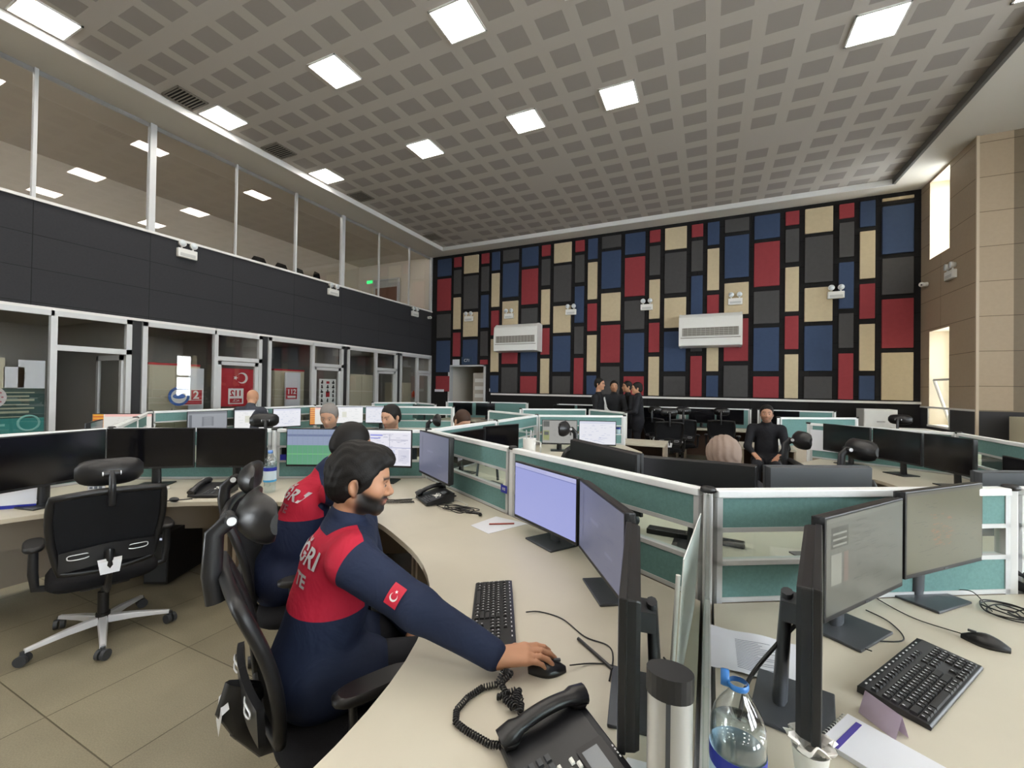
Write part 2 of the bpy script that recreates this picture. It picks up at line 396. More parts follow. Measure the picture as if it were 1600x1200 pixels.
for n, (z0, z1) in enumerate(((4.32, 5.9), (.96, 2.85))):
    w = thing('window_%d' % (n + 1), None, None, (XR + .36, 0, 0)); w['kind'] = 'structure'
    b = MB(); zm = z0 + (z1 - z0) * .5
    for (a, c) in (((0, WY0, z0), (.05, WY0 + .05, z1)), ((0, WY1 - .05, z0), (.05, WY1, z1)), ((0, WY0, z1 - .05), (.05, WY1, z1)), ((0, WY0, z0), (.05, WY1, z0 + .05)), ((0, WY0, zm - .03), (.05, WY1, zm + .03))): b.b2(a, c)
    b.build('window_frame', M['white_trim'], w)
    MB().b2((.02, WY0, z0), (.026, WY1, z1)).build('pane', M['glass'], w)
b = MB()
for z0, z1 in ((4.32, 5.9), (.96, 2.85)):
    b.b2((XR + .004, WY1 - .006, z0), (XR + .36, WY1 + .001, z1)); b.b2((XR + .004, WY0 - .001, z0), (XR + .36, WY0 + .006, z1)); b.b2((XR + .004, WY0, z1 - .006), (XR + .36, WY1, z1 + .001)); b.b2((XR + .004, WY0, z0 - .001), (XR + .36, WY1, z0 + .006))
struct('trim_11', b, mat('cream_daylit_reveal', 'e6dcc8', .7))  # pale liners added so the reveals look lit by daylight
# tilted open sash in the lower window
w = thing('window_3', None, None, (XR + .3, 11.0, 1.0)); w['kind'] = 'structure'
b = MB(); sl = .24
for (p, q) in (((0, -.36, 0), (-sl, -.36, .86)), ((0, .36, 0), (-sl, .36, .86)), ((-sl, -.36, .86), (-sl, .36, .86)), ((0, -.36, 0), (0, .36, 0))): b.tube([p, q], .028, 4)
b.build('sash_frame', M['white_trim'], w)
b = MB(); b.add([(0, -.36, 0), (0, .36, 0), (-sl, .36, .86), (-sl, -.36, .86)], [(0, 1, 2, 3)]); b.build('pane', M['glass'], w)

# east wall of the wide part, windows to daylight
b = MB(); wins = [(-4.6, -2.4), (-1.4, .8), (2.7, 4.0), (5.2, 6.3)]
ys = [YF] + [v for w_ in wins for v in w_] + [9.75]
for i in range(0, len(ys), 2): b.b2((XE, ys[i], 0), (XE + .25, ys[i + 1], 6))
for a, c in wins: b.b2((XE, a, 0), (XE + .25, c, .95)); b.b2((XE, a, 4.9), (XE + .25, c, 6))
struct('wall_east', b, M['beige'])
for n, (a, c) in enumerate(wins):
    w = thing('window_%d' % (n + 4), None, None, (XE + .15, 0, 0)); w['kind'] = 'structure'
    b = MB()
    for y in (a, (a + c) / 2 - .03, c - .06): b.b2((0, y, .95), (.06, y + .06, 4.9))
    for z in (.95, 2.85, 4.84): b.b2((0, a, z), (.06, c, z + .06))
    b.build('window_frame', M['white_trim'], w); MB().b2((.02, a, .95), (.026, c, 4.9)).build('pane', M['glass'], w)
struct('wall_front', MB().b2((XL, YF - .2, 0), (XE + .3, YF, 6.1)), mat('front_wall_paint', '7d766b', .8))

# ---- left wall: lower glazed offices, charcoal band, upper gallery glazing
struct('wall_left', MB().b2((XL - .18, YF, 2.62), (XL, YB, 4.08)), M['left_band'])
b = MB(); b.b2((XL - .18, YF, 4.08), (XL + .03, YB, 4.12)); b.b2((XL - .1, YF, 2.585), (XL + .025, YB, 2.625))
struct('trim_9', b, M['white_trim'])
b = MB()
for y in (-4.2, -1.5, 1.1, 3.86, 7.96, YB - .03): b.b2((XL - .08, y - .045, 4.12), (XL + .01, y + .045, 5.93))
for y in (2.49, 6.6): b.b2((XL - .06, y - .02, 4.12), (XL + .005, y + .02, 5.93))
for y in (5.26, 9.27, 10.6): b.b2((XL - .05, y - .012, 4.12), (XL + .004, y + .012, 5.93))
struct('window_8', b, M['alu_paint'])
tmp = MB().b2((XL - .035, YF, 4.12), (XL - .025, YB, 5.93)).build('pane', glass('gallery_glass', (.86, .855, .85), 1.5, .02)); tmp['kind'] = 'structure'; tmp.name = 'window_9'
# gallery room
GX = XL - 3.3
b = MB(); b.b2((GX, YF, 3.98), (XL - .18, YB + .15, 4.08)); struct('floor_gallery', b, mat('gallery_floor', 'a59c8c', .7))
b = MB(); b.b2((GX - .1, YF, 4.08), (GX, YB, 6.1)); b.b2((GX, YB, 4.08), (XL - .03, YB + .15, 6.1)); struct('wall_gallery', b, M['gallery'])
struct('ceiling_gallery', MB().b2((GX, YF, 5.97), (XL - .1, YB, 6.1)), mat('gallery_ceiling', 'd0c8bb', .85))
g = thing('gallery_door', 'brown door with pale glass top at the far end of the upper gallery', 'door', (XL - 1.9, YB - .1, 4.08))
MB().b2((-.5, 0, 0), (.5, .06, 1.0)).build('lower_leaf', mat('gallery_door_brown', '6f4a36', .5), g)
MB().b2((-.5, 0, 1.0), (.5, .06, 1.25)).build('glass_top', mat('pale_transom', 'b7b9b5', .4), g)
b = MB(); b.b2((-.56, -.03, 0), (-.5, .06, 1.3)); b.b2((.5, -.03, 0), (.56, .06, 1.3)); b.b2((-.56, -.03, 1.25), (.56, .06, 1.3)); b.build('door_frame', M['alu_paint'], g)
g = thing('exit_sign', 'small green lit exit sign by the gallery door', 'sign', (XL - 2.7, YB - .05, 5.35))
MB().box((0, 0, 0), (.3, .05, .14)).build('sign_box', M['white'], g); MB().box((0, -.03, 0), (.26, .01, .1)).build('sign_face', mat('exit_green', '1fae4b', .5, emit='2fd765', es=1.0), g)

b = MB(); b.b2((XL - .075, YF, 5.87), (XL - .05, YB, 5.97)); struct('trim_10', b, M['alu_paint'])  # rail added to hide the strip lamps from view
for k, y in enumerate((-3.5, -.5, 2.5, 5.5, 8.2, 10.6)):  # unseen strips added to brighten the gallery
    t = thing('added_strip_light', 'unseen strip light added behind the gallery window header', 'ceiling light', (XL - .17, y, 5.968), 0, 'added strip lights above the gallery glass')
    MB().b2((-.05, -.9, -.02), (.05, .9, 0)).build('housing', M['white_trim'], t); MB().b2((-.04, -.88, -.024), (.04, .88, -.02)).build('diffuser', mat('added_gallery_diffuser', 'ffffff', .5, emit='fff8ee', es=6), t)
GC = ['leftmost dark chair top showing over the gallery sill', 'second dark chair top showing over the gallery sill', 'third dark chair top showing over the gallery sill', 'rightmost round dark chair top over the gallery sill']
for k, y in enumerate((7.5, 8.2, 8.8, 9.45)):
    t = thing('gallery_chair', GC[k], 'chair', (XL - 2.4, y, 4.08), R(-90 + 8 * k), 'dark chairs in the upper gallery')
    L = []
    for z, w in ((.50, .19), (.70, .22), (.86, .21), (.95, .15)): L.append([(w * math.copysign(abs(math.cos(a)) ** .6, math.cos(a)), -.22 + .03 * math.sin(a), z + (.05 if k == 3 else 0)) for a in [2 * PI * j / 16 for j in range(16)]])
    MB().ring(L).build('backrest', M['black_m'], t, bevel=.01); MB().b2((-.22, -.22, .40), (.22, .22, .47)).build('seat', M['black_m'], t, bevel=.02)
    for sx in (-1, 1):
        for sy in (-1, 1): MB().cyl((sx * .18, sy * .18, 0), (sx * .18, sy * .18, .41), .014, n=8).build('leg', M['grey_d'], t)
# lower offices
OX = XL - 2.9
struct('wall_offices', MB().b2((OX - .1, YF, 0), (OX, YB, 2.62)).b2((OX, YB, 0), (XL - .02, YB + .15, 2.62)), M['wall_grey'])
struct('ceiling_offices', MB().b2((OX, YF, 2.62), (XL - .18, YB, 2.7)), mat('office_ceiling', '9a9791', .8))
b = MB()
for y in (1.42, 3.69, 5.90, 8.08, 10.15): b.b2((XL - .16, y - .07, 0), (XL - .005, y + .07, 2.62))
struct('wall_pillars', b, mat('black_pillar_cladding', '1d1d1f', .6))
for y in (1.42, 3.69, 5.90, 8.08): struct('wall_dividers', MB().b2((OX, y - .04, 0), (XL - .16, y + .04, 2.62)), M['wall_grey'])
for n, (y0, ys_, y1) in enumerate(((1.49, 2.72, 3.62), (3.765, 4.92, 5.83), (5.97, 7.1, 8.01), (8.15, 9.2, 10.08), (10.22, 11.06, 11.8))):
    w = thing('window_%d' % (n + 10), None, None, (XL - .05, 0, 0)); w['kind'] = 'structure'; q = .035
    b = MB(); b.b2((0, y0, 0), (.08, y0 + 2 * q, 2.585)); b.b2((0, ys_ - q, 0), (.08, ys_ + q, 2.585)); b.b2((0, y0, 2.51), (.08, ys_, 2.585)); b.b2((0, y0, 0), (.08, ys_, .08))
    b.build('window_frame', M['alu_paint'], w)
    MB().b2((.03, y0, .05), (.036, ys_, 2.55)).build('pane', M['glass'], w)
    w = thing('door_%d' % (n + 2), None, None, (XL - .05, 0, 0)); w['kind'] = 'structure'
    b = MB(); b.b2((0, y1 - 2 * q, 0), (.08, y1, 2.585)); b.b2((0, ys_ + q, 2.51), (.08, y1, 2.585)); b.b2((0, ys_ + q, 2.02), (.08, y1, 2.10))
    b.build('door_frame', M['alu_paint'], w)
    MB().b2((.03, ys_, 2.08), (.036, y1, 2.55)).build('transom_pane', M['glass'], w)
    if n:   # closed glazed leaf
        b = MB(); b.b2((.01, ys_ + .04, 0.01), (.06, ys_ + .11, 2.01)); b.b2((.01, y1 - .14, 0.01), (.06, y1 - .07, 2.01)); b.b2((.01, ys_ + .04, 1.94), (.06, y1 - .07, 2.01)); b.b2((.01, ys_ + .04, 0.01), (.06, y1 - .07, .2))
        b.build('door_leaf', M['alu_paint'], w); MB().b2((.03, ys_ + .1, .1), (.036, y1 - .1, 1.98)).build('pane', M['glass'], w)
    else:
        b = MB(); b.b2((-.82, y1 - .10, 0.01), (-.75, y1 - .06, 2.01)); b.b2((-.07, y1 - .10, 0.01), (0, y1 - .06, 2.01)); b.b2((-.82, y1 - .10, 1.93), (0, y1 - .06, 2.01)); b.b2((-.82, y1 - .10, .01), (0, y1 - .06, .2))
        b.build('door_leaf', M['alu_paint'], w); MB().b2((-.78, y1 - .085, .1), (-.04, y1 - .08, 1.98)).build('pane', M['glass'], w)
        MB().cyl((-.72, y1 - .16, 1.02), (-.62, y1 - .16, 1.02), .012).build('handle', M['chrome'], w)

# ================================================================== WALL PANELS
A5 = [('blue', 5.83, 5.26), ('red', 5.17, 4.11), ('grey', 3.99, 3.21), ('blue', 3.11, 2.07), ('red', 1.94, 1.43)]
B5 = [('red', 5.83, 5.51), ('grey', 5.41, 4.63), ('cream', 4.51, 3.47), ('red', 3.36, 2.58), ('cream', 2.46, 1.43)]
C5 = [('cream', 5.83, 5.26), ('grey', 5.17, 4.11), ('cream', 3.99, 3.21), ('blue', 3.11, 2.07), ('grey', 1.94, 1.43)]
D5 = [('red', 5.83, 5.51), ('grey', 5.41, 4.63), ('blue', 4.51, 3.47), ('grey', 3.36, 2.58), ('red', 2.46, 1.43)]
E5 = [('blue', 5.83, 5.26), ('cream', 5.16, 4.11), ('red', 3.99, 3.22), ('cream', 3.10, 2.07), ('blue', 1.96, 1.43)]
F5 = [('grey', 5.84, 5.51), ('blue', 5.42, 4.38), ('cream', 4.25, 3.47), ('red', 3.36, 2.32), ('grey', 2.21, 1.43)]
L5 = [('cream', 5.83, 5.77), ('blue', 5.65, 4.61), ('grey', 4.51, 3.72), ('red', 3.62, 2.56), ('cream', 2.46, 1.43)]
ORD = ['first', 'second', 'third', 'fourth', 'fifth', 'sixth', 'seventh', 'eighth', 'ninth', 'tenth', 'eleventh', 'twelfth', 'thirteenth', 'fourteenth', 'fifteenth', 'sixteenth', 'seventeenth', 'eighteenth', 'nineteenth', 'twentieth', 'twenty-first', 'twenty-second', 'twenty-third', 'last']
ROW = ['top', 'second', 'middle', 'fourth', 'bottom']
ci = 0
cols = []
for per in range(4):
    x0 = -8.28 + per * 3.08
    for off, w, t in ((0, .53, A5), (.645, .27, B5), (1.03, .53, C5), (1.675, .27, D5), (2.05, .27, E5), (2.44, .53, F5)):
        cols.append((x0 + off, w, t))
cols[-1] = (3.40, .53, L5)
for ci, (x, w, t) in enumerate(cols):
    for ri, (c, z1, z0) in enumerate(t):
        if ci in (1, 2, 3) and z0 < 2.3:
            if z1 < 2.47 : 
                if ci == 3 and z1 > 2.4: z0 = 2.31
                elif ci == 1 and ri == 4: continue
                else: continue
            elif z0 < 2.31: z0 = 2.31
        b = MB(); b.b2((x, YB - .05, z0), (x + w, YB, z1))
        shape = ('wide ' if w > .4 else 'narrow ')
        o = b.build('acoustic_panel', FELT[c], bevel=.006)
        tag(o, f'{shape}{c} felt wall panel, {ROW[ri]} one in the {ORD[ci]} panel column from the left', 'wall panel', 'coloured felt panels on the black back wall')

# ================================================================== CEILING LIGHTS, VENTS
lamp_m = mat('light_panel_diffuser', 'ffffff', .5, emit='fff8ee', es=LAMP)
LX = lambda i: -1.54 + .514 * i
ROWY = (-4.39, -2.27, -.15, 1.97, 4.085, 6.205)
def light_panel(i, y, lab):
    t = thing('ceiling_light', lab, 'ceiling light', (LX(i) + .257, y + .265, ZF), 0, 'square light panels in the ceiling')
    b = MB(); s_ = .262
    for (p, q) in (((-s_, -s_, -.018), (-s_ + .02, s_, 0)), ((s_ - .02, -s_, -.018), (s_, s_, 0)), ((-s_, -s_, -.018), (s_, -s_ + .02, 0)), ((-s_, s_ - .02, -.018), (s_, s_, 0))): b.b2(p, q)
    b.build('frame', M['white_trim'], t)
    MB().b2((-.245, -.245, -.014), (.245, .245, -.004)).build('diffuser', lamp_m, t)
    return t
names = {(-12, 6.205): 'lit square panel beside the left trim, farther of the pair', (-7, 6.205): 'lit square panel in the far row, second from the left wall',
         (-3, 6.205): 'lit square panel in the far row, third from the left wall', (0, 6.205): 'lit square panel in the far row, largest looking of its row',
         (6, 6.205): 'lit square panel nearest the right hand windows', (9, 6.205): 'lit square panel just clipped by the upper right picture corner',
         (-12, 4.085): 'lit square panel beside the left trim, nearer of the pair', (-7, 4.085): 'lit square panel in the near row, second from the left wall',
         (-3, 4.085): 'lit square panel at the top edge of the picture', (0, 4.085): 'lit square panel just above the picture top edge'}
for y in ROWY:
    for i in (-12, -7, -3, 0, 6, 9):
        if y == 4.085 and i in (6, 9): continue
        light_panel(i, y, names.get((i, y), 'lit square ceiling panel over the desks behind the viewer'))
vt = None
VL = ['dark slatted ceiling vent nearest the viewer along the left trim', 'dark slatted ceiling vent, second along the left trim', 'dark slatted ceiling vent, third along the left trim', 'dark slatted ceiling vent farthest along the left trim, by the back wall']
for k, y in enumerate((3.6, 5.2, 7.3, 10.2)):
    t = thing('ceiling_vent', VL[k], 'vent', (-7.5, y + .2, ZF), 0, 'square vents along the left ceiling trim')
    MB().b2((-.21, -.21, -.004), (.21, .21, 0)).build('backing', mat('vent_dark', '1c1a19', .9), t)
    b = MB()
    for (p, q) in (((-.22, -.22, -.02), (-.2, .22, 0)), ((.2, -.22, -.02), (.22, .22, 0)), ((-.22, -.22, -.02), (.22, -.2, 0)), ((-.22, .2, -.02), (.22, .22, 0))): b.b2(p, q)
    b.build('frame', mat('vent_frame', '7d766c', .6), t)
    b = MB(); [b.box((0, -.17 + j * .048, -.012), (.4, .014, .012), rx=.5) for j in range(8)]
    b.build('slats', mat('vent_frame'), t)

# ================================================================== AC UNITS, EMERGENCY LIGHTS, CAMERAS
def ac_unit(x, z, lab):
    t = thing('air_conditioner', lab, 'air conditioner', (x, YB - .25, z), 0, 'air conditioners on the back wall')
    prof = [(.20, .38), (-.06, .40), (-.20, .30), (-.23, .0), (-.21, -.40), (.20, -.42)]
    b = MB(); L = [[(xx, p[0], p[1]) for p in prof] for xx in (-.67, .67)]; b.ring(L, smooth=False)
    b.build('casing', M['white'], t, bevel=.02)
    for xa in (-.70, .65):
        b = MB(); b.ring([[(xx, p[0] - .01, p[1] * 1.02) for p in prof] for xx in (xa, xa + .05)], smooth=False); b.build('end_cap', M['white'], t, bevel=.012)
    MB().b2((-.62, -.245, -.16), (.62, -.22, .04)).build('outlet', mat('ac_dark', '77736c', .6), t)
    b = MB(); [b.b2((-.62, -.256, -.15 + k * .045), (.62, -.236, -.142 + k * .045)) for k in range(5)]; [b.b2((-.6 + k * .1, -.254, -.16), (-.594 + k * .1, -.24, .04)) for k in range(13)]
    b.build('grille', mat('ac_grille', 'b3b0a8', .5), t)
    b = MB(); [b.b2((-.64, -.2 - .02 * (k < 3), .14 + k * .06), (.64, -.19 + .05 * k * .3, .147 + k * .06)) for k in range(3)]; b.build('ridges', M['white'], t)
    MB().b2((-.66, -.235, -.215), (.66, -.22, -.2)).build('seam', mat('ac_dark'), t)
ac_unit(-5.2, 3.08, 'white wall air conditioner on the left half of the back wall')
ac_unit(0.0, 3.08, 'white wall air conditioner on the right half of the back wall')

def emergency(loc, rz, lab):
    t = thing('emergency_light', lab, 'emergency light', loc, rz, 'twin head emergency lights on the walls')
    MB().b2((-.155, -.07, -.1), (.155, 0, .06)).build('housing', M['white'], t, bevel=.012)
    b = MB(); b.b2((-.12, -.072, -.075), (.12, -.068, -.02)); b.build('front_label', mat('pale_grey', 'b9bab8', .5), t)
    for s_ in (-1, 1):
        h = MB().cyl((s_ * .09, -.04, .05), (s_ * .09, -.04, .09), .014).lathe([(.0, -.06), (.03, -.055), (.045, -.02), (.058, .03), (.058, .04)], (s_ * .09, -.05, .14), 16, 'Y')
        h2 = MB(); h2.cyl((s_ * .09, -.04, .05), (s_ * .09, -.04, .10), .014); h2.lathe([(.004, .045), (.04, .04), (.058, .0), (.062, -.03), (.062, -.04)], (s_ * .09, -.04, .145), 16, 'Y')
        o = h2.build('lamp_head', M['white'], t)
        MB().lathe([(.001, -.002), (.054, .0), (.054, .004), (.001, .006)], (s_ * .09, -.082, .145), 16, 'Y').build('lens', mat('lamp_lens', 'cfd6da', .12, spec=.8), o)
EL = ['over the small cream panel left of the left air conditioner', 'above the left air conditioner', 'right of the left air conditioner by a cream panel', 'midway along the back wall between both air conditioners', 'above the right air conditioner on a cream panel', 'rightmost on the back wall, beside a blue panel']
for x, l in zip((-7.02, -5.59, -3.62, -1.53, .56, 2.57), EL): emergency((x, YB - .05 - (.0), 3.8), 0, 'white twin head emergency light ' + l)
for y, l in zip((4.38, 7.63, 10.85), ('nearest the viewer', 'in the middle', 'farthest, near the corner')):
    emergency((XL + .005, y, 3.9), PI / 2, 'white twin head emergency light on the charcoal band, ' + l)
emergency((XR - .005, 10.48, 3.8), -PI / 2, 'white twin head emergency light on the beige right wall')
def dome_cam(loc, d, lab):
    t = thing('security_camera', lab, 'camera', loc)
    MB().cyl((0, 0, 0), (d * .05, 0, 0), .045).build('mount', M['white'], t)
    MB().ball((d * .09, 0, 0), .05).build('ball_head', M['white'], t); MB().ball((d * .105, -.03, -.01), .02).build('lens', M['black_s'], t)
dome_cam((XL, 11.6, 3.88), 1, 'small white ball camera at the left corner of the back wall')
dome_cam((XR, 11.5, 3.84), -1, 'small white ball camera at the right corner of the back wall')

# small notices near the back door
o = MB().b2((-7.62, YB - .06, 2.29), (-7.36, YB - .05, 2.48)).build('notice', M['paper']); tag(o, 'white notice above the back doorway', 'notice')
s = thing('door_sign', 'dark blue sign with white arrow and lettering over the back doorway', 'sign', (-7.08, YB - .06, 2.44))
MB().b2((-.2, 0, -.12), (.2, .01, .12)).build('sign_board', mat('sign_dark_blue', '1d3550', .5), s); text('lettering', 'C71', .13, M['signwhite'], s, (0, -.003, 0), (1, 0, 0), (0, 0, 1))
t = thing('wall_outlet', 'white double wall socket low on the back wall by the doorway', 'socket', (-6.15, YB - .02, 1.5)); MB().b2((-.12, 0, -.04), (.12, .02, .05)).build('plate', M['white'], t)
b = MB(); [b.b2((x - .025, -.006, -.02), (x + .025, 0, .03)) for x in (-.06, .06)]; b.build('socket_holes', M['grey_d'], t)
o = MB().b2((-8.3, YB - .07, 1.42), (-7.95, YB - .05, 1.5)).build('notice', M['paper']); tag(o, 'white paper strip on the bottom left red wall panel', 'notice')
# ---------------------------------------------------------- inside the lower offices, seen through the glass
def cabinet(loc, w, h, d, m, lab, red=True, doors=2):
    t = thing('office_cabinet', lab, 'cabinet', loc)
    MB().b2((-d / 2, -w / 2, 0), (d / 2, w / 2, h)).build('body', m, t)
    for k in range(doors):
        y0 = -w / 2 + .01 + k * (w - .02) / doors; y1 = y0 + (w - .02) / doors - .006
        o = MB().b2((d / 2, y0, .05), (d / 2 + .018, y1, h - .02)).build('door', m, t); MB().cyl((d / 2 + .03, y1 - .05, h * .45), (d / 2 + .03, y1 - .05, h * .58), .006).build('handle', M['chrome'], o)
    if red: MB().b2((-d / 2, -w / 2, h), (d / 2 + .01, w / 2, h + .04)).build('top_board', M['red'], t)
for k, y in enumerate((2.5, 4.8, 7.0, 9.1, 10.9)):  # unseen strips added to brighten the offices behind the glass
    t = thing('added_strip_light', 'unseen strip light added inside a glazed office above its window head', 'ceiling light', (XL - .3, y, 2.618), 0, 'added strip lights in the glazed offices')
    MB().b2((-.05, -.6, -.02), (.05, .6, 0)).build('housing', M['white_trim'], t); MB().b2((-.04, -.58, -.024), (.04, .58, -.02)).build('diffuser', mat('added_office_diffuser', 'ffffff', .5, emit='fff8ee', es=3), t)
cabinet((-9.3, 4.52, 0), .85, 1.9, .5, M['cream_cab'], 'cream office cabinet with red top behind the glass, nearest the viewer')
cabinet((-9.3, 6.9, 0), .8, 1.9, .5, M['cream_cab'], 'cream office cabinet with red top beyond the glass, second office')
cabinet((-9.3, 9.2, 0), .9, 1.9, .5, M['cream_cab'], 'cream office cabinet in the third office beyond the glass', False)
cabinet((-9.4, 11.2, 0), .7, 1.7, .5, M['cream_cab'], 'cream office cabinet in the farthest glazed office', False)
# posters, signs and painted reflections stuck inside the glass; y runs left to right in the picture
GXs = XL - .045
def sticker(name, y0, z0, y1, z1, m, lab, cat='sign', th=.004):
    t = thing(name, lab, cat, (GXs, (y0 + y1) / 2, (z0 + z1) / 2)); w, h = (y1 - y0) / 2, (z1 - z0) / 2
    MB().b2((0, -w, -h), (th, w, h)).build('board', m, t); return t, w, h
t, w, h = sticker('flag_poster', 5.03, 1.13, 5.70, 1.88, M['red'], 'red poster with white crescent and star over a mirrored 112 on the office door glass', 'poster')
crescent_star('crescent_and_star', .22, M['signwhite'], t, (.008, .1, .19), (0, 1, 0), (0, 0, 1), mirror=True)
MB().b2((.004, -.17, -.33), (.007, .13, -.02)).build('white_box', M['signwhite'], t)
text('number', '112', .155, M['red'], t, (.009, -.02, -.12), (0, 1, 0), (0, 0, 1), mirror=True, bold=.006)
MB().b2((.0075, -.14, -.31), (.010, .10, -.22)).build('red_strip', M['red'], t); text('small_lettering', 'ACİL', .06, M['signwhite'], t, (.012, -.02, -.265), (0, 1, 0), (0, 0, 1), mirror=True)
t, w, h = sticker('number_sign', 6.45, 1.25, 6.73, 1.51, M['red'], 'small square red 112 sign on the second office window', 'sign')
text('number', '112', .15, M['signwhite'], t, (.006, 0, .035), (0, 1, 0), (0, 0, 1), bold=.004); MB().b2((.004, -.1, -.1), (.006, .1, -.055)).build('white_strip', M['signwhite'], t)
t, w, h = sticker('number_sign', 4.30, 1.17, 4.74, 1.47, M['signwhite'], 'white sign with red 112 half behind the round blue badge', 'sign')
MB().b2((.004, -.2, -.13), (.006, .2, -.06)).build('red_strip', M['red'], t); MB().b2((.004, .02, -.05), (.006, .2, .13)).build('red_corner', M['red'], t); text('number', '2', .2, M['signwhite'], t, (.008, .1, .035), (0, 1, 0), (0, 0, 1), bold=.005)
t = thing('round_badge', 'round blue and white badge with a red rim on the office window', 'sign', (GXs + .012, 4.34, 1.34))
MB().lathe([(.17, 0), (.17, .004)], (0, 0, 0), 32, 'X').build('rim', mat('badge_blue', '3c64b0', .5), t); MB().lathe([(.125, .004), (.125, .007)], (0, 0, 0), 32, 'X').build('inner_disc', M['signwhite'], t)
MB().ball((.007, 0, 0), (.003, .1, .045)).build('emblem', mat('badge_blue'), t)
t, w, h = sticker('icon_poster', 7.33, 1.02, 7.84, 1.73, M['signwhite'], 'white poster of small black and red figures on the office door', 'poster')
b = MB(); rr = random.Random(3)
for i in range(3):
    for j in range(6):
        y, z = -.17 + i * .17, -.28 + j * .112
        if (i, j) in ((1, 2), (1, 5)): continue
        b.ball((.005, y + rr.uniform(-.01, .01), z + .02), (.002, .022, .022), 8, 6); b.ball((.005, y, z - .02), (.002, .035 + rr.uniform(-.01, .01), .025), 8, 6)
b.build('figures', M['black'], t); MB().b2((.004, -.05, -.09), (.006, .06, .05)).b2((.004, -.04, .24), (.006, .05, .3)).build('red_marks', M['red'], t)
t, w, h = sticker('reflection', 1.52, .86, 2.66, 1.47, mat('reflection_dark', '2e4a47', .7), 'dark banner with teal foot and pale lettering on the nearest office window', 'reflection')  # stands in for the room and a board reflected in this pane
MB().b2((.004, -w, -h), (.006, w, -h + .2)).build('teal_foot', mat('reflection_teal', '2c8a86', .6), t)
b = MB()
for k in range(7):
    z = .24 - k * .055; b.b2((.006, -w + .03 + .02 * (k % 3), z), (.008, w - .1 - .05 * (k % 2), z + .014 + .008 * (k % 3)))
b.build('pale_lines', mat('reflection_line', 'a5a68f', .7), t)
b = MB(); b.b2((.007, -.3, -h + .10), (.009, .2, -h + .13)); b.b2((.007, -.25, -h + .05), (.009, .1, -h + .07)); b.build('foot_lines', mat('pale_teal', '8cc6c0', .6), t)
MB().lathe([(.115, 0), (.115, .003), (.09, .003), (.09, 0)], (.008, .42, -h + .13), 24, 'X', caps=False).build('oval_mark', mat('pale_teal'), t)
t = thing('round_badge', 'pale round clock-like badge on the nearest office window, cut by the picture edge', 'sign', (GXs + .012, 2.14, 1.35)); MB().lathe([(.16, 0), (.16, .004)], (0, 0, 0), 32, 'X').build('disc', mat('badge_pink', 'cfc6c8', .5), t)
b = MB(); [b.lathe([(.012, 0), (.012, .003)], (.004, .12 * math.cos(a * PI / 6), .12 * math.sin(a * PI / 6)), 8, 'X') for a in range(12)]; b.build('dots', mat('badge_dots', 'b0666e', .6), t)
for (y0, z0, y1, z1, l) in ((1.5, 1.47, 2.28, 1.88, 'cream patch painted as reflected window at the left edge of the nearest office window'), (2.27, 1.48, 2.46, 1.76, 'pale patch painted as reflected window beside the white one in the nearest office window'), (2.40, 1.47, 2.66, 1.86, 'white patch painted as reflected window in the nearest office window')):
    o = MB().b2((GXs, y0, z0), (GXs + .003, y1, z1)).build('paper_sheet', M['paper'] if y0 > 2 else M['cream_cab']); tag(o, l, 'paper')  # pale panels stand in for daylight windows reflected in this pane
o = MB().b2((OX + .5, 4.75, .7), (OX + .55, 5.0, 1.75)); o = MB().b2((XL - .3, 4.62, .75), (XL - .28, 4.88, 1.86)).build('whiteboard', M['paper']); tag(o, 'white board leaning inside the first glazed office by the badge', 'board')
o = MB().b2((XL - .3, 6.6, .75), (XL - .28, 7.0, 1.86)).build('whiteboard', M['paper']); tag(o, 'white board inside the second glazed office by the red 112 sign', 'board')
t = thing('potted_ornament', 'orange red ornament on a stand in the farthest glazed office', 'ornament', (XL - .25, 11.25, 0))
MB().cyl((0, 0, 0), (0, 0, 1.15), .03).build('stand', M['alu_paint'], t)
b = MB(); [b.ball((.0, .06 * (k - 1.5), 1.3 + .05 * (k % 2)), (.03, .035, .1), 8, 6) for k in range(4)]; b.build('orange_blades', mat('orange', 'd0502a', .6), t)

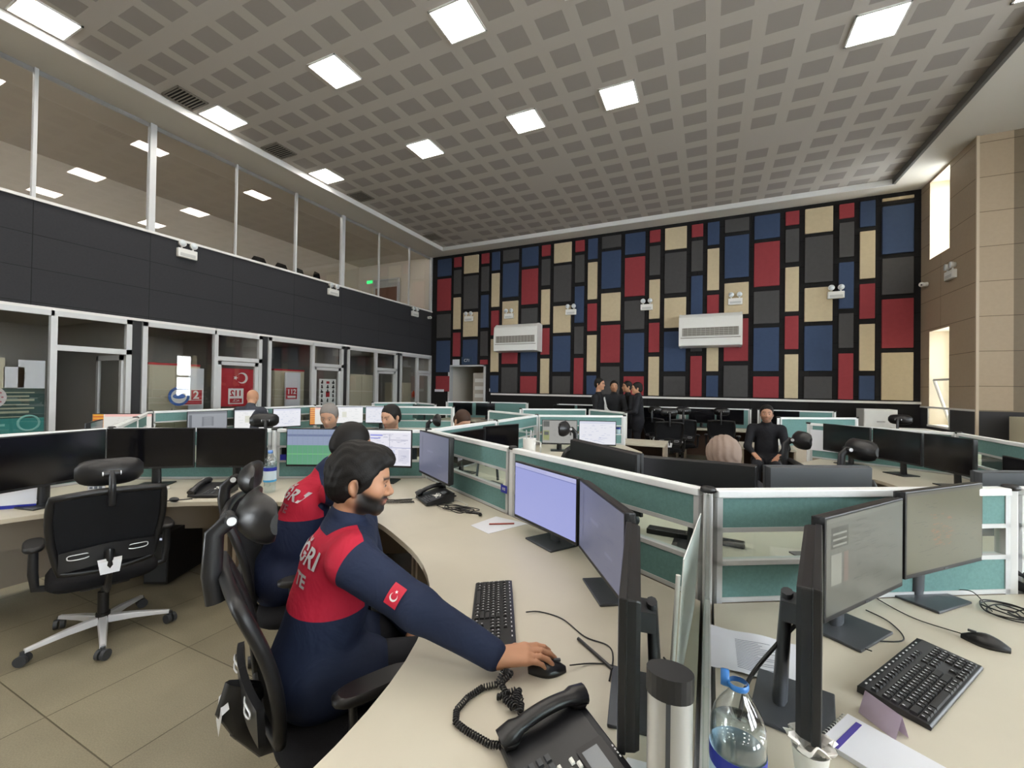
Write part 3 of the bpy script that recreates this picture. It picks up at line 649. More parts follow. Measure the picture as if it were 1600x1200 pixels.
# ================================================================== PARTITIONS AND DESKS (hexagonal layout)
LH = 2.69; HZ = 1.18; DZT = .74
def P2(x, y): return Vector((x, y))
A_ = P2(0, 1.86); B_ = A_ + P2(-.866, .5) * LH / 2; C_ = A_ + P2(-.866, .5) * LH; E_ = C_ + P2(-.866, -.5) * LH
F_ = A_ + P2(.866, .5) * LH; D_ = C_ + P2(0, LH); G_ = F_ + P2(0, LH); H_ = D_ + P2(.866, .5) * LH
E2 = E_ + P2(-.866, .5) * LH; D2 = D_ + P2(-.866, .5) * LH; E3 = E2 + P2(0, LH)
def partition(p, q, lab, full=True, hz=HZ, rail='alu_paint', below=True):
    """one framed screen between two posts: fabric, glass strip, fabric, laminate below the desk"""
    p, q = Vector(p), Vector(q); d = q - p; L = d.length; t = thing('desk_partition', lab, 'partition', (p.x, p.y, 0), math.atan2(d.y, d.x), 'green fabric and glass desk partitions')
    x0, x1, h = .028, L - .028, .02
    b = MB(); b.b2((x0, -h - .006, hz - .03), (x1, h + .006, hz)); b.build('top_rail', M['white_rail'], t, bevel=.004)
    b = MB()
    for x in (x0, x1 - .022): b.b2((x, -h, .05), (x + .022, h, hz - .03))
    if full:
        for z in (.885, 1.015, .742): b.b2((x0, -h, z), (x1, h, z + .018))
    b.build('frame', M[rail], t)
    if full:
        MB().b2((x0 + .02, -.016, 1.032), (x1 - .02, .016, hz - .03)).build('upper_panel', M['teal'], t)
        MB().b2((x0 + .02, -.003, .90), (x1 - .02, .003, 1.018)).build('glass_strip', M['glass_p'], t)
        MB().b2((x0 + .02, -.016, .758), (x1 - .02, .016, .888)).build('lower_panel', M['teal'], t)
    else: MB().b2((x0 + .02, -.016, .74), (x1 - .02, .016, hz - .03)).build('upper_panel', M['teal'], t)
    if below: MB().b2((x0 + .02, -.014, .06), (x1 - .02, .014, .742)).build('base_panel', M['panel_beige'], t)
    return t
def post(p, lab, hz=HZ):
    t = thing('partition_post', lab, 'post', (p[0], p[1], 0), 0, 'aluminium posts joining the partitions')
    b = MB(); b.b2((-.017, -.017, 0), (.017, .017, hz + .002)); b.build('column', M['white_rail'], t, bevel=.004)
    MB().lathe([(.001, hz + .012), (.022, hz + .011), (.029, hz + .005), (.029, hz - .008), (.022, hz - .012)], n=12).build('cap', M['black'], t)
    MB().lathe([(.001, 0.001), (.035, .001), (.035, .04), (.027, .045)], n=12).build('foot', M['black'], t)
SEG = [(A_, B_, 'teal partition behind the lavender monitor, from the front corner post leftwards'), (B_, C_, 'teal partition with glass strip behind the desk phone left of centre'),
       (C_, (C_ + E_) / 2, 'teal partition behind the green table and white form monitors'), ((C_ + E_) / 2, E_, 'teal partition behind the two black monitors at the left desk'),
       (E_, (E_ + E2) / 2, 'teal partition running off diagonally behind the left desk corner'), ((E_ + E2) / 2, E2, 'far half of the diagonal partition reaching the glazed offices'),
       (A_, (A_ + F_) / 2, 'bright teal partition behind the two map monitors at front right'), ((A_ + F_) / 2, F_, 'bright teal partition at the right picture edge behind the desk phone'),
       (C_, (C_ + D_) / 2, 'pale teal partition running away from the centre left corner'), ((C_ + D_) / 2, D_, 'far half of the partition running away from the centre left corner'),
       (D_, (D_ + H_) / 2, 'white railed partition behind the grey map and white screens at centre'), (D_, (D_ + D2) / 2, 'partition running back left from the centre corner'),
       (F_, (F_ + G_) / 2, 'green partition near the right wall, nearer half'), ((F_ + G_) / 2, G_, 'green partition near the right wall behind three black monitors'),
       (G_, (G_ + H_) / 2, 'short green partition with pinned white sheet right of centre'), (E2, (E2 + E3) / 2, 'partition along the glazed offices, nearer half'), ((E2 + E3) / 2, E3, 'partition along the glazed offices, farther half'),
       (E3, (E3 + D2) / 2, 'partition behind the two white screens of the left block'), ((E3 + D2) / 2, D2, 'partition joining the left block corner behind the white screens'),
       (E_, E_ + P2(0, -LH / 2), 'teal partition at the far left edge behind the big dark monitor'), (E_ + P2(0, -LH / 2), E_ + P2(0, -LH), 'partition along the left desk beyond the picture edge')]
for p, q, l in SEG: partition(p, q, l)
# other screens further back
FAR = [((-7.4, 7.9), (-6.7, 8.7), 'low green partition block by the glazed offices, left face'), ((-6.7, 8.7), (-5.7, 8.1), 'low green partition block by the glazed offices, right face'),
       ((-6.6, 9.9), (-5.6, 10.5), 'far partition in front of the back doorway, left half'), ((-5.55, 10.5), (-4.5, 10.7), 'far partition in front of the back doorway, right half'),
       ((-2.15, 8.3), (-1.3, 7.5), 'dark green partition ending by the water bottle beyond centre'), ((-1.9, 10.7), (-.6, 10.85), 'far green partition beneath the standing group'),
       ((-.55, 10.85), (.85, 10.95), 'far green partition behind the row of empty chairs'), ((.98, 7.75), (2.15, 8.5), 'green partition beside the smiling seated man'),
       ((-3.3, 7.5), (-2.2, 8.3), 'white railed partition farther back left of the dark green one'), ((1.0, 10.9), (2.4, 10.95), 'far green partition behind the seated man'), ((-3.6, 10.6), (-2.2, 10.7), 'far green partition left of the standing group')]
for p, q, l in FAR: partition(p, q, l, full=False)
done = []
for p, q, l in SEG + FAR:
    for v in (p, q):
        v = Vector(v)
        if all((v - w).length > .06 for w in done): done.append(v)
PL = 'slim silver partition post with black cap '
WH = {0: 'at the front corner where three screens meet', 1: 'left of the lavender monitor', 2: 'at the corner behind the white form monitor', 3: 'between the black monitors and the green table monitor'}
for i, v in enumerate(done):
    w = WH.get(i)
    if w is None:
        u = cam.matrix_world.inverted() @ Vector((v.x, v.y, HZ)); sx = 800 + FPX * u.x / -u.z
        w = ('far ' if -u.z > 6 else 'nearer ') + ('at the left picture edge' if sx < 250 else 'left of centre' if sx < 700 else 'near the middle' if sx < 1000 else 'right of centre' if sx < 1350 else 'toward the right wall') + f', {abs(-u.z):.2f} metres off'
    post(v, PL + w if i in WH else 'silver post with black cap, ' + w)

def corner_desk(node, a, b_, la, lb, lab, depth=.77, t_=.8, legs=True):
    """desk top wrapping a corner between two partitions (unit directions a and b_, 120 degrees apart)"""
    node = Vector(node); a = Vector(a).normalized(); b_ = Vector(b_).normalized(); bi = (a + b_).normalized()
    na = Vector((-a.y, a.x)); na = na if na.dot(bi) > 0 else -na
    nb = Vector((-b_.y, b_.x)); nb = nb if nb.dot(bi) > 0 else -nb
    g = .024; k = 1 / math.sin(R(60))
    I = node + bi * depth * k; O = node + bi * g * k
    pts = [node + a * la + na * g, O, node + b_ * lb + nb * g, node + b_ * lb + nb * depth]
    Pa, Pb = I + a * t_, I + b_ * t_
    if (Pb - node).dot(b_) > lb: Pb = node + b_ * lb + nb * depth; pts.pop()
    n = 14
    for i in range(n + 1):
        u = i / n; pts.append(Pb * (1 - u) ** 2 + I * 2 * u * (1 - u) + Pa * u * u)
    pts.append(node + a * la + na * depth)
    poly = [(p.x - node.x, p.y - node.y) for p in pts]
    ar = sum(poly[i][0] * poly[(i + 1) % len(poly)][1] - poly[(i + 1) % len(poly)][0] * poly[i][1] for i in range(len(poly)))
    if ar < 0: poly.reverse()
    t = thing('corner_desk', lab, 'desk', (node.x, node.y, 0))
    MB().prism(poly, DZT - .004, DZT).build('worktop', M['desk'], t)
    MB().prism(poly, DZT - .03, DZT - .004).build('edge_band', M['desk_edge'], t)
    if legs:
        for d, n_, l in ((a, na, la), (b_, nb, lb)):
            p = d * (l - .03) + n_ * .06; q = d * (l - .03) + n_ * (depth - .1)
            b = MB(); c = (p + q) / 2; b.box((c.x, c.y, .355), ((q - p).length, .025, .71), rz=math.atan2((q - p).y, (q - p).x)); b.build('side_panel', M['panel_beige'], t)
        for d, n_, l in ((a, na, la), (b_, nb, lb)):
            c = d * (l * .5) + n_ * .25; b = MB(); b.box((c.x, c.y, .55), (l * .75, .018, .32), rz=math.atan2(d.y, d.x)); b.build('modesty_panel', M['panel_beige'], t)
    return t
up, dn = P2(0, 1), P2(0, -1); UR, UL, DR, DL = P2(.866, .5), P2(-.866, .5), P2(.866, -.5), P2(-.866, -.5)
h2 = LH / 2
corner_desk(A_, UL, dn, h2, h2 + .1, 'pale curved corner desk the man in front is working at')
corner_desk(C_, DR, DL, h2, h2, 'pale curved desk behind with the green table and white form monitors')
corner_desk(E_, UR, dn, h2, h2, 'pale curved desk at the left with the black monitors')
corner_desk(A_, UR, dn, h2, h2 + .1, 'pale corner desk at front right with keyboard and map monitors')
corner_desk(F_, DL, DR, h2, h2, 'pale desk continuing at the right picture edge under the desk phone')
corner_desk(A_, UL, UR, h2, h2, t_=.88, depth=.95, lab='corner desk beyond the front partition under the monitor backs')
corner_desk(C_, up, DR, h2, h2, t_=.88, depth=.95, lab='desk beyond centre partition carrying dark glossy monitors')
corner_desk(F_, DL, up, h2, h2, 'desk near the right wall beneath the black monitors, near part')
corner_desk(G_, dn, UL, h2, h2 * .9, 'desk near the right wall beneath the black monitors, far part')
corner_desk(D_, UR, dn, h2 * .98, h2, 'desk under the grey map and white screens at centre')
corner_desk(C_, DL, up, h2, h2, 'desk in the left block behind the white form monitor')
corner_desk(E_, UR, UL, h2, h2, 'desk in the left block where the grey haired man sits')
corner_desk(E2, DR, up, h2, h2, 'desk in the left block along the glazed offices, near corner')
corner_desk(E3, dn, UR, h2, h2, 'desk in the left block along the glazed offices, far corner')
corner_desk(D2, DL, DR, h2, h2 * .98, 'desk in the left block under the pair of white screens')
corner_desk((-6.7, 8.7), P2(.86, -.51), P2(-.66, -.75), 1.1, 1.0, 'far desk behind the low green block', legs=False)

def straight_desk(x0, y0, x1, y1, lab):
    t = thing('long_desk', lab, 'desk', ((x0 + x1) / 2, (y0 + y1) / 2, 0)); w, d = abs(x1 - x0) / 2, abs(y1 - y0) / 2
    MB().b2((-w, -d, .71), (w, d, .74)).build('worktop', M['desk'], t, bevel=.003)
    for s_ in (-1, 1): MB().b2((s_ * w - .0125 - s_ * .02, -d + .03, 0), (s_ * w + .0125 - s_ * .02, d - .02, .71)).build('side_panel', M['panel_beige'], t)
    MB().b2((-w + .04, d - .1, .1), (w - .04, d - .08, .7)).build('back_panel', M['dark_wood'], t)
straight_desk(-3.6, 9.85, -2.25, 10.55, 'far desk left of the standing group')
straight_desk(-1.85, 10.05, -.62, 10.65, 'far desk beneath the standing group')
straight_desk(-.5, 10.15, .85, 10.8, 'far desk behind the row of empty chairs')
straight_desk(1.0, 10.2, 2.4, 10.85, 'far desk by the white cabinet on the right')
straight_desk(-6.5, 9.25, -5.3, 9.85, 'far desk before the back doorway')
straight_desk(-1.6, 6.75, -.6, 7.42, 'desk end with pale top beside the water bottle beyond centre')
straight_desk(.45, 7.25, 1.15, 8.0, 'desk end with pale top under the elbow of the smiling man')

# ================================================================== MONITORS
SCREEN = .36
def em(col, s=1.0): return mat('lit_' + col + '_%d' % int(s * 100), '101010', .3, emit=col, es=s * SCREEN)
def rows(n, u0, u1, v0, v1, f, col, gap=0):
    h = (v1 - v0) / n; return [(u0, v0 + i * h, u1, v0 + i * h + h * f, col) for i in range(n)]
rr = random.Random(11)
def scribble(n, u0, u1, v0, v1, col, w=.05, h=.006, seed=1):
    q = random.Random(seed); o = []
    for _ in range(n):
        u, v = q.uniform(u0, u1 - w), q.uniform(v0, v1); o.append((u, v, u + q.uniform(.2, 1) * w, v + h, col))
    return o
SCR = {
 'off': (None, []),
 'lavender': ('9aa0d6', [(0, .93, 1, 1, 'b4b6dc'), (0, .915, 1, .925, '6f74a8')] + rows(5, .05, .55, .935, .99, .15, '7d82b4')),
 'dim': ('5d6074', [(.1, .2, .12, .9, '4b4d5e'), (.3, .55, .5, .6, '6c6f84'), (.65, .3, .8, .34, '6c6f84')] + scribble(18, .1, .9, .1, .85, '50536a', .12, .01, 4)),
 'table': ('8f9bb5', [(0, 0, 1, .55, '5f9a78'), (0, .29, 1, .31, '77c07c'), (0, .8, 1, .86, '6f7a9a')] + [(.08 * k, 0, .08 * k + .004, 1, '7d8f9c') for k in range(1, 13)] + rows(14, 0, 1, .58, 1, .1, '76809c')),
 'form': ('e3e2ec', [(0, .93, 1, 1, 'f0f0f4'), (.02, .68, .24, .9, '33343c'), (.06, .7, .18, .88, 'c9c9d0'), (.28, .84, .5, .88, '8c92dc'), (.28, .76, .46, .79, '8c92dc'), (.6, .72, .95, .74, 'b2b2c2'), (0, .5, 1, .515, '9aa0c4'), (.62, .52, .63, .9, 'b2b2c2'), (.5, .05, .72, .45, 'ccd0e6'), (.78, .1, .97, .45, 'd3d3e0')] + scribble(60, .3, .98, .05, .9, 'a4a6bc', .1, .01, 2)),
 'white': ('e6e6e6', [(0, .94, 1, 1, 'c9ccd6'), (.3, .35, .45, .7, 'd2d2c4')] + scribble(25, .1, .9, .1, .9, 'bcc0c4', .14, .014, 5)),
 'white2': ('e2e3ea', [(0, .9, 1, 1, 'd0d3e2')] + scribble(40, .05, .95, .05, .85, 'b0b6d0', .1, .014, 6)),
 'greyform': ('8f9298', [(0, .9, 1, 1, '6c6f76'), (.35, .3, .65, .75, '6f7278')] + rows(8, .4, .6, .3, .75, .3, 'a4a7ad') + [(.03, .1, .1, .85, '5f6268')]),
 'orange': ('d8d6cf', [(0, 0, .18, 1, 'd99a3a')] + rows(8, 0, .18, 0, 1, .35, 'b5532c') + [(.2, .9, 1, 1, 'e9b9b0')] + scribble(18, .3, .95, .1, .85, 'bfbdb4', .1, .015, 8)),
 'greymap': ('9a9a96', [(.02, .72, .2, .97, '5c5e5c'), (.02, .12, .2, .55, '8f9468'), (.05, .35, .18, .5, '55585a'), (.8, .35, .84, .55, '2c2c2c')] + scribble(30, .25, .95, .1, .9, '868682', .1, .01, 9)),
 'map1': ('62645a', [(.05, .68, .25, .9, '3f4239'), (.07, .7, .23, .72, '8c9084'), (.07, .76, .23, .78, '8c9084'), (.07, .82, .23, .84, '8c9084'), (.2, .3, .25, .62, '75675c'), (.05, .3, .17, .62, '8a8c80'), (0, .955, 1, 1, '6d7065')] + scribble(40, .3, .95, .05, .92, '4a4d42', .14, .006, 12)),
 'map2': ('68674f', [(.0, .965, 1, 1, '5d5c50')] + [(.08 + .035 * k, .86 + .02 * (k % 2), .095 + .035 * k, .885 + .02 * (k % 2), '6b6656') for k in range(9)] + scribble(46, .28, .62, .28, .7, '93663f', .06, .009, 13) + scribble(50, .05, .95, .08, .85, '4a4937', .08, .006, 14)),
}
def screen_quads(name, spec, hw, z0, z1, y, parent):
    bg, rects = spec
    by = {}
    for k, (u0, v0, u1, v1, c) in enumerate(rects):
        b = by.setdefault(c, MB()); yy = y - .0006 - .00002 * k
        x0, x1, a, d = -hw + 2 * hw * u0, -hw + 2 * hw * min(u1, 1), z0 + (z1 - z0) * v0, z0 + (z1 - z0) * min(v1, 1)
        b.add([(x0, yy, a), (x1, yy, a), (x1, yy, d), (x0, yy, d)], [(0, 1, 2, 3)])
    if not rects: return
    V = MB(); mats_ = []; idx = []
    for c, b in by.items():
        mats_.append(em(c)); idx += [len(mats_) - 1] * len(b.f); V.add(b.v, b.f)
    o = V.build('screen_content', mats_[0], parent)
    for m_ in mats_[1:]: o.data.materials.append(m_)
    o.data.polygons.foreach_set('material_index', idx)
def monitor(L, Rr, zt, scr, lab, group=None, h=.325, w=None, zdesk=DZT, off=0.0, backlit=False, base='black_s', back='black'):
    L, Rr = Vector(L), Vector(Rr); d = (Rr - L); w = w or d.length; d.normalize(); n = Vector((d.y, -d.x)); c = (L + Rr) / 2
    root = c - n * .055 + d * off
    t = thing('computer_monitor', lab, 'monitor', (root.x, root.y, zdesk), math.atan2(d.y, d.x), group)
    z1 = zt - zdesk; z0 = z1 - h; hw = w / 2; yf = -.055; xo = -off
    b = MB(); b.b2((xo - hw, yf, z0), (xo + hw, yf + .018, z1)); b.build('display_housing', M[back], t, bevel=.003)
    b = MB(); L_ = []
    for y, k in ((yf + .018, .985), (yf + .036, .975), (yf + .045, .955)):
        zc = (z0 + z1) / 2; L_.append([(xo - hw * k, y, zc - h / 2 * k), (xo + hw * k, y, zc - h / 2 * k), (xo + hw * k, y, zc + h / 2 * k), (xo - hw * k, y, zc + h / 2 * k)])
    b.ring(L_, smooth=False); b.build('rear_bulge', M[back], t, bevel=.004)
    s0, s1, sw = z0 + .017, z1 - .008, hw - .008
    sp = SCR[scr]; m_ = M['screen_off'] if sp[0] is None else em(sp[0])
    o = MB(); o.add([(xo - sw, yf - .0006, s0), (xo + sw, yf - .0006, s0), (xo + sw, yf - .0006, s1), (xo - sw, yf - .0006, s1)], [(0, 1, 2, 3)])
    o = o.build('screen', m_, t)
    if sp[1]:
        screen_quads('c', sp, sw, s0, s1, yf - .0008, o)
    b = MB(); b.tube([(0, .035, .006), (0, .03, z0 + .02), (0, .02, z0 + h * .62)], [.036, .033, .028], 8, .5, up=(0, 1, 0)); b.build('stand_neck', M[base], t)
    MB().b2((-.04, -.03, z0 + h * .42), (.04, .03, z0 + h * .58)).build('tilt_bracket', M[base], t)
    MB().b2((-.115, -.085, .0005), (.115, .095, .010)).build('stand_base', M[base], t, bevel=.003)
    b = MB(); b.b2((xo - .012, yf - .001, z0 + .005), (xo + .012, yf, z0 + .011)); b.build('maker_badge', M['grey_d'], t)
    return t
g1 = 'monitors on the left desks'
monitor((-1.03, 2.27), (-.567, 1.975), 1.145, 'lavender', 'monitor showing a lavender blank page beyond the keyboard', base='grey_d')
monitor((-.553, 1.965), (-.26, 1.50), 1.145, 'dim', 'monitor with dim purplish grey screen next to the lavender one', base='stand')
monitor((-.246, 1.44), (-.168, .905), 1.135, 'dim', 'black monitor seen exactly edge on beside the silver capped post', base='stand')
monitor((.214, 1.06), (.319, 1.59), 1.165, 'map1', 'black monitor seen exactly edge on at front right behind the bottle', base='stand')
monitor((.327, 1.595), (.655, 2.04), 1.185, 'map1', 'monitor with greenish grey map list, left of the front right pair', base='stand')
monitor((.665, 2.05), (1.04, 2.44), 1.205, 'map2', 'monitor with olive road map, right of the front right pair', base='stand')
monitor((-3.27, 2.475), (-2.785, 2.735), 1.2, 'table', 'monitor with a blue and green table behind the two uniformed men')
monitor((-2.78, 2.75), (-2.30, 2.93), 1.2, 'form', 'monitor with a bright white form behind the front man')
monitor((-2.16, 2.85), (-1.66, 2.53), 1.215, 'dim', 'dark purplish monitor right of the white form monitor', h=.345)
monitor((-3.90, .99), (-4.02, 1.575), 1.225, 'off', 'big switched off monitor at the left picture edge', h=.345)
monitor((-4.28, 1.675), (-3.815, 2.055), 1.208, 'off', 'switched off black monitor behind the empty chair, left of the pair')
monitor((-3.81, 2.065), (-3.32, 2.325), 1.208, 'off', 'switched off black monitor behind the headrest, right of the pair')
# backs seen over the front partition
monitor((-.30, 2.26), (-.80, 2.72), 1.245, 'white2', 'slanting black monitor back seen over the partition, leftmost of the row')
monitor((.225, 2.49), (-.34, 2.52), 1.2, 'white2', 'black monitor back in front of the scarfed woman', w=.57)
monitor((.74, 2.76), (.25, 2.50), 1.2, 'white2', 'grey lit monitor back right of the scarfed woman', back='grey_d')  # greyer plastic stands in for light falling on this back
monitor((1.70, 3.20), (1.20, 2.93), 1.19, 'white2', 'grey monitor back at the right picture edge over the bright partition', back='grey_d')
# across the middle cell
monitor((-2.05, 3.78), (-1.90, 4.28), 1.18, 'off', 'glossy dark monitor beside the white cup rack near centre')
monitor((-2.10, 3.25), (-2.05, 3.76), 1.16, 'off', 'glossy dark monitor half hidden behind the centre partition')
monitor((-2.02, 5.31), (-1.58, 5.47), 1.157, 'greymap', 'monitor with grey map at centre under the white rail')
monitor((-1.56, 5.47), (-1.10, 5.62), 1.157, 'white2', 'monitor with white page at centre under the white rail')
monitor((1.27, 6.33), (1.60, 5.88), 1.195, 'off', 'black monitor near the right wall, leftmost of three')
monitor((1.62, 5.86), (1.86, 5.38), 1.195, 'off', 'black monitor near the right wall, middle of three')
monitor((1.87, 5.36), (2.02, 4.88), 1.195, 'off', 'black monitor near the right wall, rightmost of three')
monitor((2.0, 4.45), (2.04, 3.92), 1.12, 'off', 'black monitor by the right picture edge behind the green partition')
monitor((1.98, 3.85), (1.93, 3.35), 1.12, 'off', 'black monitor cut by the right picture edge')
# left block
monitor((-6.72, 3.5), (-6.60, 4.02), 1.17, 'greyform', 'monitor with grey form in the left block along the offices', w=.5)
monitor((-6.66, 4.12), (-6.55, 4.64), 1.17, 'white', 'bright white monitor left of the leaning headrest in the left block', w=.5)
monitor((-6.62, 4.75), (-6.5, 5.2), 1.17, 'white2', 'white monitor right of the leaning headrest in the left block', w=.46)
monitor((-6.42, 5.32), (-6.2, 5.7), 1.18, 'orange', 'pale monitor with orange edge in the left block corner', w=.46)
monitor((-6.35, 5.75), (-6.02, 6.18), 1.18, 'white', 'bright white monitor behind the grey haired man')
monitor((-5.98, 6.2), (-5.5, 6.45), 1.18, 'white2', 'bright white monitor between the two men facing the viewer')
monitor((-6.9, 2.56), (-6.45, 2.98), 1.18, 'orange', 'white monitor with orange column at the glazed offices', zdesk=.72)
monitor((-5.55, 2.05), (-5.95, 2.3), 1.17, 'off', 'black monitor back rising behind the left desk partition', zdesk=.72)
# far rows
for k, (x, y, a, l) in enumerate(((-5.9, 9.6, .2, 'black monitor before the back doorway, left one'), (-5.3, 9.75, .1, 'black monitor before the back doorway, right one'),
        (-3.3, 10.2, .1, 'black monitor on the far desk left of the standing group'), (-2.7, 10.25, .05, 'second black monitor on the far desk left of the standing group'),
        (-1.45, 10.35, .05, 'black monitor at the foot of the standing group'), (-.95, 10.4, .02, 'black monitor between the standing group and the empty chairs'),
        (-.15, 10.5, .03, 'black monitor behind the empty chairs, left one'), (.42, 10.5, 0, 'black monitor behind the empty chairs, right one'), (1.45, 10.6, 0, 'black monitor behind the seated smiling man'))):
    monitor((x - .27 * math.cos(a), y - .27 * math.sin(a)), (x + .27 * math.cos(a), y + .27 * math.sin(a)), 1.17, 'off', l)
for k, (x, y, l) in enumerate(((-5.75, 7.6, 'black monitor on the far desk behind the low green block'), (-6.15, 7.95, 'second black monitor behind the low green block'))):
    monitor((x - .2, y + .15), (x + .2, y - .15), 1.16, 'off', l)

# ================================================================== KEYBOARDS, MICE, PHONES
def keyboard(c, ang, lab):
    t = thing('keyboard', lab, 'keyboard', (c[0], c[1], DZT), ang)
    prof = [(-.075, .0), (-.077, .008), (-.072, .013), (.06, .024), (.075, .022), (.076, .004)]
    b = MB(); b.ring([[(x, p[0], p[1]) for p in prof] for x in (-.225, .225)], smooth=False); b.build('body', M['black_s'], t, bevel=.002)
    K = MB(); Lg = MB()
    def key(x, y, w, h):
        z = .0135 + (y + .072) / .132 * .0105; cx, cy = x + w / 2, y + h / 2
        K.ring([[(x + .0008, y + .0008, z - .002), (x + w - .0008, y + .0008, z - .002), (x + w - .0008, y + h - .0008, z - .001), (x + .0008, y + h - .0008, z - .001)],
                [(x + .003, y + .003, z + .0055), (x + w - .003, y + .003, z + .0055), (x + w - .003, y + h - .0025, z + .0065), (x + .003, y + h - .0025, z + .0065)]], smooth=False)
        if w < .04: zz = z + .0066; Lg.add([(x + .005, cy - .001, zz), (x + .0085, cy - .001, zz), (x + .0085, cy + .0045, zz + .0004), (x + .005, cy + .0045, zz + .0004)], [(0, 1, 2, 3)])
    u = .0188
    R_ = [[1.25, 1.25, 1.25, 6, 1.25, 1.25, 1.25, 1.5], [2.25] + [1] * 10 + [2.75], [1.75] + [1] * 11 + [2.25], [1.5] + [1] * 12 + [1.5], [1] * 13 + [2]]
    for i, row in enumerate(R_):
        x = -.217; y = -.068 + i * u
        for w in row: key(x, y, w * u, u); x += w * u
        x = .073
        for j in range(3):
            if i in (3, 4) or (i == 0) or (i == 1 and j == 1): key(x + j * u, y, u, u)
        x = .136
        for j in range(4): key(x + j * u, y, u, u)
    for j in range(13):
        key(-.217 + j * u * 1.12 + (.006 if j else 0), -.068 + 5 * u + .008, u * .98, u * .85)
    for j in range(3): key(.073 + j * u, -.068 + 5 * u + .008, u, u * .85)
    K.build('keys', M['key'], t); Lg.build('key_legends', M['keymark'], t)
    b = MB(); [b.box((-.2 + j * .027, .0635, .0262), (.008, .004, .001)) for j in range(15)]; b.build('hotkey_marks', M['keymark'], t)
    return t
keyboard((-.71, 1.392), R(-63.2), 'black keyboard lying beyond the outstretched sleeve')
keyboard((.567, 1.624), R(56), 'black keyboard at front right below the map monitors')
def mouse(c, ang, lab, s=1.0):
    t = thing('computer_mouse', lab, 'mouse', (c[0], c[1], DZT), ang)
    b = MB(); L = []
    for i in range(13):
        u = i / 12; x = (-.056 + .112 * u) * s; wy = .031 * math.sin(PI * min(max(u, .03), .97)) ** .45 * (1 - .1 * math.cos(2 * PI * u)); hz_ = .036 * math.sin(PI * (u * .8 + .1)) ** .8 * (1 if u < .5 else 1 - .35 * (u - .5))
        L.append([(x, wy * math.cos(a), .001 + max(0, hz_ * math.sin(a))) for a in [PI * k / 12 for k in range(13)]])
    b.ring(L); b.build('shell', M['leather'], t); MB().box((.03, 0, .032), (.02, .008, .006)).build('scroll_wheel', M['grey_d'], t)
    return t
mouse((-.425, 1.185), R(30), 'black mouse under the right hand of the front man')
mouse((.84, 1.955), R(153), 'black mouse beside the front right keyboard')
def cable(pts, r, m, name, lab, cat='cable'):
    b = MB(); P = []
    n = len(pts)
    for i in range(n - 1):
        p0, p1, p2, p3 = [Vector(pts[min(max(j, 0), n - 1)]) for j in (i - 1, i, i + 1, i + 2)]
        for k in range(8):
            u = k / 8; P.append(.5 * ((2 * p1) + (p2 - p0) * u + (2 * p0 - 5 * p1 + 4 * p2 - p3) * u * u + (3 * p1 - p0 - 3 * p2 + p3) * u ** 3))
    P.append(Vector(pts[-1])); b.tube(P, r, 6)
    o = b.build(name, M[m]); tag(o, lab, cat); return o
zc = DZT + .0035
cable([(-.60, 1.44, DZT + .012), (-.56, 1.48, zc), (-.47, 1.47, zc), (-.37, 1.40, zc), (-.29, 1.385, zc), (-.262, 1.33, zc), (-.25, 1.22, zc)], .0022, 'black', 'cable', 'thin black cable from the left keyboard to the edge on monitor')
cable([(-.366, 1.22, DZT + .014), (-.32, 1.27, zc), (-.27, 1.29, zc), (-.22, 1.29, zc)], .0020, 'black', 'cable', 'thin black mouse cable beside the hand')
cable([(.475, 1.715, DZT + .012), (.46, 1.75, zc), (.50, 1.80, zc), (.60, 1.86, zc), (.60, 1.98, zc), (.55, 2.05, zc)], .0022, 'black', 'cable', 'thin black cable from the front right keyboard')
cable([(.79, 1.98, DZT + .012), (.70, 2.05, zc), (.64, 2.14, zc), (.60, 2.25, zc)], .0020, 'black', 'cable', 'thin black cable of the front right mouse')
q = random.Random(5)
pts = []
for k in range(34):
    a = k * .95; rad = .05 + .035 * math.sin(k * .7); pts.append((1.06 + rad * math.cos(a) * 1.2, 2.26 + rad * math.sin(a), zc + .002 + .0035 * (k % 5)))
cable(pts, .0026, 'black', 'coiled_cable', 'tangled loop of black cable right of the right map monitor')
t = thing('power_adapter', 'black power brick at the right edge among the cables', 'adapter', (1.18, 2.22, DZT), R(-30)); MB().b2((-.05, -.03, 0), (.05, .03, .03)).build('brick', M['black_s'], t, bevel=.004)
cable([(.93, 2.42, zc), (.97, 2.36, zc + .03), (1.0, 2.33, zc), (.99, 2.26, zc)], .002, 'black', 'cable', 'short black plug cable beside the olive map monitor stand')
cable([(.075, 1.22, zc), (.10, 1.27, .82), (.17, 1.33, .90), (.225, 1.33, .98)], .005, 'black', 'cable', 'thick cable rising behind the front right edge on monitor')
cable([(-.13, 1.35, zc), (-.11, 1.22, .80), (-.13, 1.18, .93), (-.17, 1.2, 1.0)], .004, 'black', 'cable', 'cable hanging behind the left edge on monitor')
cable([(-.12, 1.12, zc), (-.10, 1.2, zc), (-.14, 1.28, zc), (-.08, 1.33, zc), (-.12, 1.4, zc)], .003, 'black', 'cable', 'curled cable on the desk between the post and edge on monitor')

